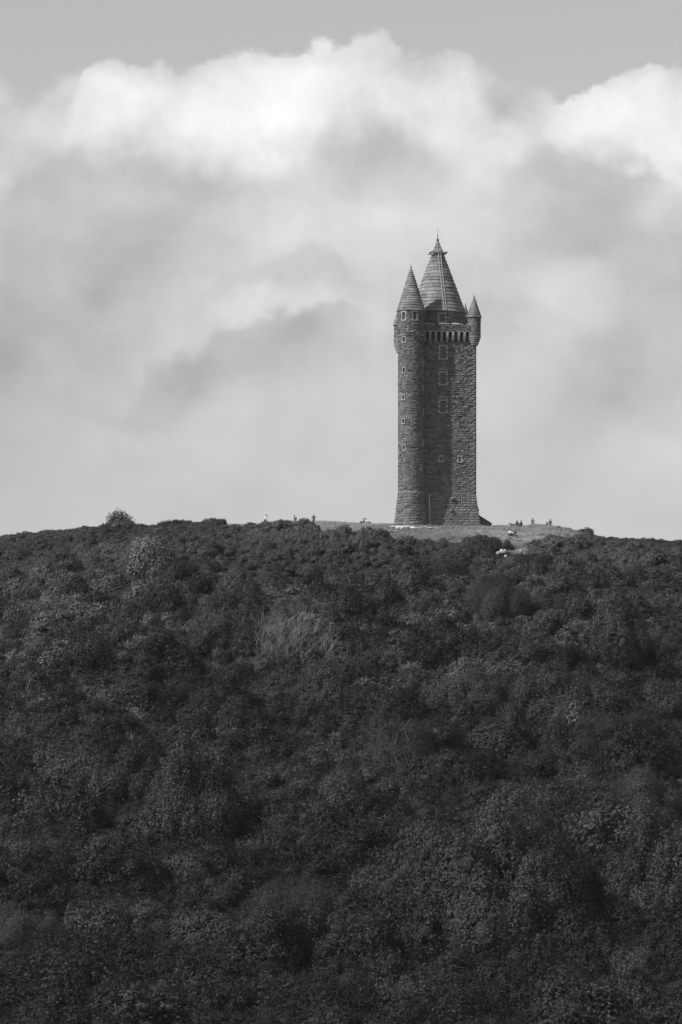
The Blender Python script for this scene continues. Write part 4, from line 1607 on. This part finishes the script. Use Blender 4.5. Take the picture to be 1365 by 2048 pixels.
# meshes of unit radius, crown centred near the origin, base at about -.4
CR = {
    'gorse': [crown_mesh(100 + i, M['leaf_scrub'], 5200, 13, .85, .105, lob=.34, tuft=.05, shag=.12) for i in range(4)],
    'broad': [crown_mesh(120 + i, M['leaf_broad'], 11000, 22, 1.0, .078, lob=.29, tuft=.045) for i in range(4)],
    'dark': [crown_mesh(140 + i, M['leaf_dark'], 11000, 18, 1.05, .078, lob=.32, tuft=.045) for i in range(3)],
    'willow': [crown_mesh(160 + i, M['leaf_willow'], 12000, 24, 1.15, .095, .38, lob=.27, tuft=.05, shag=.12, vert=1.7) for i in range(3)],
}


def base_obj(name, me):
    return bpy.data.objects.new(name, me)


# ---- branch skeletons
def branchy(seed, height, spread, levels=4, r0=.12, n0=5, lean=(0, 0), up=.55, kids=(3, 5), rmin=.012):
    r = random.Random(seed)
    trunk, twigs = MB(), MB()

    def grow(p, d, ln, rad, lv):
        pts = [p]
        rr = [rad]
        q = p.copy()
        dd = d.copy()
        n = 4
        for i in range(n):
            dd = (dd + Vector((r.gauss(0, .20), r.gauss(0, .20), r.gauss(.06, .10)))).normalized()
            q = q + dd * ln / n
            pts.append(q.copy())
            rr.append(max(rad * (1 - .62 * (i + 1) / n), rmin))
        (trunk if lv <= 1 else twigs).tube(pts, rr, 5 if lv < 2 else 3, r.random(), caps=False)
        if lv >= levels:
            return
        k_ = n0 if lv == 0 else r.randint(*kids)
        for j in range(k_):
            i = r.randint(1, n) if lv else r.randint(1, n)
            b = pts[i]
            side = Vector((r.gauss(0, 1), r.gauss(0, .8), 0)).normalized()
            nd = (dd * (.55 if lv else .35) + side * spread * r.uniform(.5, 1.1) + Vector((0, 0, up * r.uniform(.4, 1.1)))).normalized()
            grow(b, nd, ln * r.uniform(.55, .80), rr[i] * .68, lv + 1)
    stems = 1 if levels < 5 else 1
    grow(Vector((0, 0, 0)), Vector((lean[0], lean[1], 1)).normalized(), height * .45, r0, 0)
    return trunk, twigs


def tree(name, px, base_py, w, h, kind, label, cat='tree', seed=0, leaves=1.0, leafsize=None, trunk=True, Y=None, bare=False, group=None, mat=None, lobes=26, sink=.0, crown_low=.28, dens=None, point=0.0):
    """a tree whose crown is w wide and h tall in picture units, its foot where the sight line meets the hill"""
    if Y is None:
        x, Y = hit(px, base_py)
    x = (px - 682.5) * Y / F
    s = Y / F
    W, H = w * s, h * s
    z = gz(x, Y)
    o = empty(name, (x, Y, z - .1))
    tag(o, label, cat, group)
    r = np.random.default_rng(seed + 500)
    if not bare:
        area = PI * W * H
        lf = (leafsize or .17) * 1.1
        sx = W / 2
        sc3 = np.array([sx, min(sx, H * .8), H * .85])
        surf = 2 * PI * ((sx * sc3[1] + sx * sc3[2] + sc3[1] * sc3[2]) / 3) * 1.7
        n_leaf = int(min(120000, surf * leaves / (lf * lf * (.3 if kind == 'willow' else .6) * .5) * 1.9))
        kw = dict(shag=.08, vert=1.4) if kind == 'willow' else dict(shag=.09)
        lobes = int(lobes * (2.3 if W > 9 else 1.6))
        p, n_, t, co = crown_points(r, n_leaf, lobes, 1.0, lob=.30 * (26 / lobes) ** .42, point=point, tuft=.17 / max(sx, 1.5), **kw)
        p = p * sc3
        p[:, 2] += H * .10
        n_ = n_ / sc3 * sx
        co = [(c * sc3 + np.array([0, 0, H * .10]), q * sc3 * (.68 if i_ else 1.0)) for i_, (c, q) in enumerate(co)] if leaves > .6 else None
        me = leaf_mesh('crown', p, n_, np.full(len(p), lf), t, mat or M[{'broad': 'leaf_crown', 'dark': 'leaf_crowndark'}.get(kind, 'leaf_' + kind)], .38 if kind == 'willow' else .6, r, cores=co)
        c = bpy.data.objects.new('crown', me)
        link(c, o)
    if bare:
        trunk_mb, tw = MB(), MB()
        for q in range(2):
            a_, b_ = branchy(seed * 7 + q, H * (1.6 - .3 * q), .66, 3, .085, 6, kids=(3, 4), rmin=.014, up=.28, lean=(random.uniform(-.5, .5) * q, random.uniform(-.3, .3)))
            off = Vector((random.uniform(-.3, .3) * W * .5, random.uniform(-.4, .4), 0))
            for src_, dst in ((a_, trunk_mb), (b_, tw)):
                src_.v = [tuple(Vector(v_) + off) for v_ in src_.v]
                k0 = len(dst.v)
                dst.v += src_.v
                dst.f += [tuple(i_ + k0 for i_ in f_) for f_ in src_.f]
                dst.t += src_.t
        trunk_mb.build('trunk', M['bark'], o)
        tag(tw.build('twigs', M['bark'], o), kind='stuff')
    elif trunk:
        tk, tw = branchy(seed, H * .8, .8, 3, .06 + W * .010, 5)
        mt = M['bark_dark']
        tk.build('trunk', mt, o)
        tag(tw.build('limbs', mt, o), kind='stuff')
    return o


TREES = [
    # name, px, base py, w, h, kind, label, seed, kwargs
    ('round_bush', 241, 1064, 64, 42, 'pale', 'round pale-leaved bush standing up alone on the bare skyline', 1, dict(leafsize=.24, trunk=False, Y=690)),
    ('leafy_tree', 300, 1165, 112, 92, 'pale', 'glittering pale-leaved tree on the upper slope just below the skyline bush', 2, dict(leafsize=.24, lobes=22)),
    ('leafy_tree', 168, 1372, 130, 115, 'pale', 'pale windswept tree with thin leaning twigs on the middle slope', 3, dict(leafsize=.20, mat='leaf_willow')),
    ('round_tree', 392, 1720, 265, 240, 'broad', 'large round-crowned tree with a brighter sunlit edge, alone among low scrub', 5, dict(leafsize=.215, lobes=34, mat='leaf_palemid')),  # lighter leaf colour stands for the sunlit upper left of this crown
    ('round_tree', 1000, 1925, 440, 330, 'dark', 'huge dark spreading tree, the widest on the hillside', 6, dict(leafsize=.25, lobes=40)),
    ('leafy_tree', 795, 1560, 150, 135, 'willow', 'thin-leaved tree with a forked white trunk showing under its crown', 7, dict(leafsize=.17, leaves=.35, lobes=20)),
    ('fuzzy_bush', 985, 1245, 135, 95, 'willow', 'soft hazy round bush below the tower, smoother than the gorse round it', 8, dict(leafsize=.13, leaves=1.0, trunk=False)),
    ('fuzzy_bush', 905, 1180, 75, 52, 'willow', 'small soft pale bush just uphill of the hazy round one', 9, dict(leafsize=.13, trunk=False)),
    ('pointed_tree', 1235, 1340, 150, 150, 'broad', 'tree with a pointed, speckled crown on the upper slope below the falling crest', 10, dict(leafsize=.19, point=.4, lobes=24)),
    ('leafy_tree', 1325, 1840, 200, 225, 'pale', 'tall pale-leaved tree at the picture edge beside the huge dark tree', 11, dict(leafsize=.20, mat='leaf_palemid', lobes=34)),
    ('leafy_bush', 1155, 1605, 105, 80, 'pale', 'bush with bright speckled leaves above the huge dark tree', 12, dict(leafsize=.17, mat='leaf_palemid', trunk=False)),
    ('leafy_bush', 1262, 2000, 130, 100, 'pale', 'rounded paler bush low on the slope under the tall pale-leaved tree', 13, dict(leafsize=.16, mat='leaf_palemid', trunk=False)),
    ('leafy_bush', 808, 2060, 110, 90, 'pale', 'pale-leaved bush cut by the bottom edge of the picture', 14, dict(leafsize=.16, mat='leaf_palemid', trunk=False)),
    ('willow_bush', 1285, 1680, 200, 130, 'willow', 'broad feathery bush beside the speckled bush, lighter than the scrub round it', 15, dict(leafsize=.16, trunk=False)),
    ('willow_bush', 1230, 1525, 230, 110, 'willow', 'long low feathery thicket under the dark hollow', 16, dict(leafsize=.16, trunk=False)),
    ('willow_bush', 55, 1960, 200, 160, 'willow', 'tall feathery thicket of upright shoots in the bottom corner', 17, dict(leafsize=.16, trunk=False)),
    ('round_tree', 690, 1430, 210, 120, 'broad', 'broad leafy tree with a flat top in the middle of the slope', 18, dict(leafsize=.18)),
    ('round_tree', 560, 1420, 150, 80, 'broad', 'leafy bush at the feet of the bare trees', 19, dict(leafsize=.17, trunk=False)),
    ('round_tree', 930, 1440, 170, 110, 'broad', 'dense domed tree on the mid slope above the deepest dark hollow', 20, dict(leafsize=.18)),
    ('round_tree', 1120, 1470, 220, 140, 'broad', 'broad domed tree whose pale top edge stands against a dark hollow', 21, dict(leafsize=.18)),
    ('leafy_tree', 470, 1270, 150, 100, 'dark', 'dark tree on the upper slope uphill of the bare trees', 22, dict(leafsize=.18)),
    ('round_tree', 120, 1160, 120, 60, 'broad', 'wide low tree near the top of the hill under the skyline bush', 23, dict(leafsize=.18, trunk=False)),
    ('round_tree', 1330, 1450, 130, 90, 'broad', 'leafy tree at the edge of the picture on the middle slope', 24, dict(leafsize=.18)),
    ('willow_bush', 600, 1880, 210, 130, 'willow', 'light feathery bush low on the slope between the two large round trees', 25, dict(leafsize=.16, trunk=False)),
    ('round_tree', 700, 1250, 120, 70, 'dark', 'dark low tree on the upper slope straight below the grassy crest', 26, dict(leafsize=.18, trunk=False)),
    ('bramble_bush', 338, 1056, 46, 18, 'broad', 'dark bush at the brow of the step in the skyline', 27, dict(leafsize=.15, trunk=False, Y=691)),
    ('bramble_bush', 430, 1056, 22, 17, 'broad', 'small round bush in the pale grass on the skyline, the larger of two', 28, dict(leafsize=.15, trunk=False, Y=692)),
    ('bramble_bush', 448, 1055, 16, 17, 'dark', 'small dark round bush in the pale grass on the skyline, the smaller of two', 29, dict(leafsize=.14, trunk=False, Y=692)),
    ('gorse_bush', 962, 1106, 70, 30, 'scrub', 'dense gorse bush at the edge of the grass below the lean-to', 31, dict(leafsize=.14, trunk=False)),
]
M['leaf_palemid'] = leaf_mat('pale_mid_leaves', .026, .088, .55, .3)
for (nm, px, bpy_, w, h, kd, lb, sd_, kw) in TREES:
    kw = dict(kw)
    if 'mat' in kw:
        kw['mat'] = M[kw['mat']]
    cat = 'bush' if 'bush' in nm else 'tree'
    tree(nm, px, bpy_, w, h, kd, lb, cat, sd_, **kw)

BARE = [(520, 1335, 80, 105, 'bare grey tree at the left end of the leafless group on the middle slope', 41), (548, 1345, 70, 110, 'bare tree with tangled twigs, second from the left in the leafless group', 42),
        (578, 1350, 60, 95, 'shortest bare tree, in the middle of the leafless group', 53), (608, 1352, 80, 125, 'tallest bare tree of the leafless group, its stems nearly upright', 43),
        (636, 1358, 70, 115, 'bare tree with one straight pale stem at the right end of the leafless group', 44),
        (795, 1568, 70, 95, 'bare forked white trunk under the thin-leaved tree', 45), (858, 1500, 30, 50, 'small leafless tree uphill beside the thin-leaved tree', 46),
        (262, 1530, 60, 60, 'bare dead shrub beside the large round-crowned tree', 47), (385, 1500, 60, 50, 'bare twigs poking out above the large round crown', 48),
        (1080, 1180, 50, 38, 'low tangle of bare twigs below the tower', 49), (760, 1600, 90, 40, 'fallen bare branch under the forked white trunk', 50),
        (200, 1950, 110, 80, 'thin leafless branches among the scrub near the bottom', 51), (60, 1440, 50, 60, 'thin pale leafless stem on the middle slope by the picture edge', 52)]
for (px, bp__, w, h, lb, sd_) in BARE:
    tree('bare_tree', px, bp__ + 12, w, h, 'pale', lb, 'tree', sd_, bare=True)

# ---- ~170 further bushes as things of their own, then the thicket between them
taken = []
for (nm, px, bpy_, w, h, *_r) in TREES:
    taken.append((px, bpy_ - h / 2, max(w, h) / 2))
rr_ = random.Random(9)
KL = {
    'broad': ('leafy_bush', 'rounded leafy bush in the continuous thicket on the {} slope', 'leafy bushes on the {} slope'),
    'dark': ('dark_bush', 'dark-leaved rounded bush in the continuous thicket on the {} slope', 'dark bushes on the {} slope'),
    'willow': ('feathery_bush', 'feathery upright bush in the continuous thicket on the {} slope', 'feathery bushes on the {} slope'),
}
placed = 0
tries = 0
filler = []
CLEAR_SPOTS = [(1003, 1109, 26), (1045, 1109, 20), (1025, 1072, 30), (708, 1113, 6), (739, 1113, 6), (757, 1113, 6)]
while placed < 225 and tries < 6000:
    tries += 1
    py = 1130 + (2090 - 1130) * rr_.random() ** .8
    px = rr_.uniform(-30, 1395)
    sz = np.interp(py, [1130, 1350, 2048], [46, 84, 130]) * rr_.uniform(.6, 1.5)
    if any((px - a) ** 2 + ((py - b) * 1.3) ** 2 < (.52 * (sz + 2 * c) * (.8 if c < 60 else .95)) ** 2 * .55 for a, b, c in taken):
        continue
    if 780 < px < 1230 and 1600 < py < 1900:
        continue
    if any(abs(px - a) < b_ + sz * .6 and -12 < py - b < sz for a, b, b_ in CLEAR_SPOTS):
        continue
    taken.append((px, py, sz / 2))
    q = rr_.random()
    pd = float(np.interp(py, [1150, 1500, 1800, 2048], [.12, .3, .6, .72]))  # dark leaves commoner downhill: darkening of the lower slope put into leaf colour
    kd = 'dark' if q < pd else ('broad' if q < pd + (1 - pd) * .72 else 'willow')
    nm, lb, gp = KL[kd]
    zn = 'upper' if py < 1350 else ('middle' if py < 1650 else 'lower')
    x, Y = hit(px, py + sz * .35)
    x = (px - 682.5) * Y / F
    s = Y / F * sz / 2
    o = bpy.data.objects.new(nm, rr_.choice(CR[kd]))
    link(o)
    o.location = (x, Y, gz(x, Y) + s * .30)
    o.rotation_euler = (rr_.uniform(-.3, .3), rr_.uniform(-.3, .3), rr_.uniform(0, 6.28))
    o.scale = (s * rr_.uniform(1.0, 1.3), s * rr_.uniform(.9, 1.2), s * rr_.uniform(.85, 1.15))
    tag(o, None, 'bush', gp.format(zn))
    filler.append((o, px, py, sz, kd))
    placed += 1

MARKS = [(241, 1042, 'the bush on the skyline'), (300, 1115, 'the glittering pale tree'), (168, 1300, 'the pale windswept tree'), (392, 1600, 'the large round-crowned tree'),
         (1000, 1760, 'the huge dark tree'), (795, 1490, 'the white-stemmed tree'), (985, 1195, 'the hazy round bush'), (1235, 1270, 'the pointed speckled tree'),
         (1325, 1730, 'the tall pale tree'), (600, 1295, 'the bare trees'), (876, 1055, 'the tower'), (1262, 1950, 'the low rounded pale bush'), (55, 1880, 'the tall feathery corner thicket'),
         (1230, 1470, 'the long feathery thicket'), (690, 1370, 'the flat-topped broad tree'), (1120, 1400, 'the pale-edged domed tree'), (600, 1815, 'the light feathery bush')]
KW = {'broad': 'leafy bush', 'dark': 'dark-leaved bush', 'willow': 'feathery bush'}
buckets = {}
for (o, px, py, sz, kd) in filler:
    d_, mx_, my_, mk = min((math.hypot(px - a, py - b), a, b, c) for a, b, c in MARKS)
    oct_ = int(((math.degrees(math.atan2(my_ - py, px - mx_)) + 22.5) % 360) // 45)
    dr = ['right of', 'up and right of', 'above', 'up and left of', 'left of', 'down and left of', 'below', 'down and right of'][oct_]
    rel = sz / np.interp(py, [1130, 1350, 2048], [46, 84, 130])
    sw_ = 'small' if rel < .85 else ('large' if rel > 1.15 else 'middling')
    buckets.setdefault((sw_, KW[kd], dr, mk), []).append((d_, o))
for (sw_, kw_, dr, mk), v_ in buckets.items():
    v_.sort(key=lambda t: t[0])
    for i, (d_, o) in enumerate(v_):
        pre = '' if len(v_) == 1 else ['closest ', 'second closest ', 'third closest ', 'fourth closest ', 'fifth closest '][min(i, 4)]
        o['label'] = '%s%s %s %s %s' % (pre.replace('closest ', '') if False else pre, sw_, kw_, dr, mk)


def scatter(name, sources, P, S, Rz, kind_idx, tilt=0.0):
    """one object whose points carry instances of the source meshes"""
    me = bpy.data.meshes.new(name)
    n = len(P)
    me.vertices.add(n)
    me.vertices.foreach_set('co', np.asarray(P, np.float32).ravel())
    a = me.attributes.new('inst_scale', 'FLOAT_VECTOR', 'POINT')
    a.data.foreach_set('vector', np.asarray(S, np.float32).ravel())
    a = me.attributes.new('inst_rot', 'FLOAT_VECTOR', 'POINT')
    rot = np.zeros((n, 3), np.float32)
    rot[:, 2] = Rz
    rot[:, 0] = tilt * np.sin(np.arange(n) * 12.9)
    rot[:, 1] = tilt * np.cos(np.arange(n) * 7.3)
    a.data.foreach_set('vector', rot.ravel())
    a = me.attributes.new('inst_kind', 'INT', 'POINT')
    a.data.foreach_set('value', np.asarray(kind_idx, np.int32))
    me.update()
    o = bpy.data.objects.new(name, me)
    link(o)
    ng = bpy.data.node_groups.new(name + '_nodes', 'GeometryNodeTree')
    ng.interface.new_socket('Geometry', in_out='INPUT', socket_type='NodeSocketGeometry')
    ng.interface.new_socket('Geometry', in_out='OUTPUT', socket_type='NodeSocketGeometry')
    gi = ng.nodes.new('NodeGroupInput')
    go = ng.nodes.new('NodeGroupOutput')
    ip = ng.nodes.new('GeometryNodeInstanceOnPoints')
    jn = ng.nodes.new('GeometryNodeJoinGeometry')
    for i, me_ in enumerate(sources):
        src = bpy.data.objects.new(name + '_source', me_)
        oi = ng.nodes.new('GeometryNodeObjectInfo')
        oi.inputs['Object'].default_value = src
        oi.inputs['As Instance'].default_value = True
        ng.links.new(oi.outputs['Geometry'], jn.inputs[0])
    ng.links.new(gi.outputs[0], ip.inputs['Points'])
    ng.links.new(jn.outputs[0], ip.inputs['Instance'])
    ip.inputs['Pick Instance'].default_value = True

    def attr(nm_, ty):
        nd = ng.nodes.new('GeometryNodeInputNamedAttribute')
        nd.data_type = ty
        nd.inputs['Name'].default_value = nm_
        return nd.outputs['Attribute']
    ng.links.new(attr('inst_kind', 'INT'), ip.inputs['Instance Index'])
    e2r = ng.nodes.new('FunctionNodeEulerToRotation')
    ng.links.new(attr('inst_rot', 'FLOAT_VECTOR'), e2r.inputs[0])
    ng.links.new(e2r.outputs[0], ip.inputs['Rotation'])
    ng.links.new(attr('inst_scale', 'FLOAT_VECTOR'), ip.inputs['Scale'])
    ng.links.new(ip.outputs[0], go.inputs[0])
    md = o.modifiers.new('scatter', 'NODES')
    md.node_group = ng
    o['kind'] = 'stuff'
    return o


# low gorse and bramble, small near the crest and bigger downhill
r2 = np.random.default_rng(77)
pts = []
for (y0, y1, sp) in ((462, 560, 1.75), (560, 620, 1.55), (620, 660, 1.3), (660, 704, 1.0)):
    ny_ = int((y1 - y0) / sp)
    for j in range(ny_):
        y = y0 + (j + .5) * sp
        half = y * .0697 + 16
        nx_ = int(2 * half / sp)
        for i in range(nx_):
            pts.append((-half + (i + .5) * sp, y, sp))
pts = np.array(pts)
pts[:, :2] += r2.uniform(-.5, .5, (len(pts), 2)) * pts[:, 2:3]
Z = ground(pts[:, 0], pts[:, 1])
gpx, gpy = proj(pts[:, 0], pts[:, 1], Z)
keep = ~((gpy < grass_limit(gpx) + 2 + vnoise(pts[:, 0], pts[:, 1], 7, 3.3) * 22 + vnoise(pts[:, 0], pts[:, 1], 2.4, 9.9) * 12) & (pts[:, 1] > 640))
pit = vnoise(pts[:, 0], pts[:, 1], 9, 12.7) + .6 * vnoise(pts[:, 0], pts[:, 1], 4.5, 15.1)

# clear of the tower and of the people's patch
tpx, tpy = proj(pts[:, 0], pts[:, 1], Z)
keep &= ~((tpx > 500) & (tpx < 1180) & (pts[:, 1] > 697))
for a_c, b_c, w_c in CLEAR_SPOTS:
    keep &= ~((np.abs(tpx - a_c) < w_c) & (tpy - b_c > -8) & (tpy - b_c < 26))
keep &= ~((tpx > 505) & (tpx < 660) & (pts[:, 1] > 687))
pts, Z = pts[keep], Z[keep]
n = len(pts)
pit = pit[keep]
lift = np.clip(-pit, -.3, .5)
s = pts[:, 2] * (.75 + .5 * r2.random(n) ** 2.2 + lift * .7) * np.interp(pts[:, 1], [500, 640, 680], [1.45, 1.3, 1.05]) * np.interp(pts[:, 1], [640, 676, 690, 704], [1, .9, .72, .5])
s *= np.where(r2.random(n) < .08, 1.35, 1)
P = np.stack([pts[:, 0], pts[:, 1], Z + s * .15 + lift * 1.6 * (pts[:, 1] < 680)], 1)
S = np.stack([s * r2.uniform(.9, 1.25, n), s * r2.uniform(.9, 1.25, n), s * r2.uniform(.7, 1.35, n) * np.interp(pts[:, 1], [670, 700], [1, .65])], 1)
cut = r2.random(n) < np.interp(pts[:, 1], [560, 610, 640, 670], [.0, .3, .75, 1.0])
dk = r2.random(n) < np.interp(pts[:, 1], [500, 560, 620, 680], [.85, .65, .3, .1])  # same for the thicket: leaf colour carries the darkening towards the bottom
for nm, sel, src in (('gorse_scrub', cut, CR['gorse']), ('thicket', ~cut & ~dk, CR['broad'][:3] + CR['willow'][:1]), ('dark_thicket', ~cut & dk, CR['dark'])):
    m_ = int(sel.sum())
    o = scatter(nm, src, P[sel], S[sel], r2.uniform(0, 6.28, m_), r2.integers(0, len(src), m_), tilt=.35)

# grass on the crest: tufts
def tuft(seed):
    r = np.random.default_rng(seed)
    nb = 26
    V, Fc, T_ = [], [], []
    for i in range(nb):
        a = r.uniform(0, 2 * PI)
        b = np.array([r.normal(0, .22), r.normal(0, .22), -.03])
        h = r.uniform(.5, 1.0)
        lean = np.array([math.cos(a), math.sin(a), 0]) * r.uniform(.1, .45) + np.array([.22, 0, 0])
        w = np.array([-math.sin(a), math.cos(a), 0]) * .028
        mid = b + lean * .4 * h + np.array([0, 0, h * .6])
        tip = b + lean * h + np.array([0, 0, h])
        k_ = len(V)
        V += [b - w, b + w, mid + w * .7, mid - w * .7, tip]
        Fc += [(k_, k_ + 1, k_ + 2, k_ + 3), (k_ + 3, k_ + 2, k_ + 4)]
        t_ = r.random()
        T_ += [t_, t_]
    o = mesh_obj('tuft', V, Fc, M['grass'], None, False, T_, linkit=False)
    return o.data


TF = [tuft(i) for i in range(4)]
n = 30000
gx_ = r2.uniform(-40, 55, n)
gy_ = r2.uniform(668, 712, n)
gz_ = ground(gx_, gy_)
g_ = grass_amount(gx_, gy_, gz_)
px_, py_ = proj(gx_, gy_, gz_)
lx = (gx_ - TX) * math.cos(ROT) + (gy_ - TY) * math.sin(ROT)
ly = -(gx_ - TX) * math.sin(ROT) + (gy_ - TY) * math.cos(ROT)
inside = (np.abs(lx) < A + .6) & (np.abs(ly) < A + .6) | ((lx - SCX) ** 2 + (ly - SCY) ** 2 < 2.5 ** 2)
ok = ((g_ > .15) | ((r2.random(n) < .45) & (py_ < grass_limit(px_) + 22) & (gy_ > 672))) & ~inside
short = vnoise(gx_, gy_, 6, 1.2) + vnoise(gx_, gy_, 2, 4.2) * .9
hgt = np.clip(.34 + short * .7, .10, .8) * np.interp(gy_, [690, 700], [1, .45])
hgt *= r2.uniform(.7, 1.3, n)
ok &= hgt > .07
P = np.stack([gx_, gy_, gz_], 1)[ok]
h_ = hgt[ok]
S = np.stack([.35 + h_ * .7, .35 + h_ * .7, h_], 1)
scatter('grass', TF, P, S, np.zeros(len(P)) + r2.uniform(-.6, .6, len(P)), r2.integers(0, 4, len(P)))
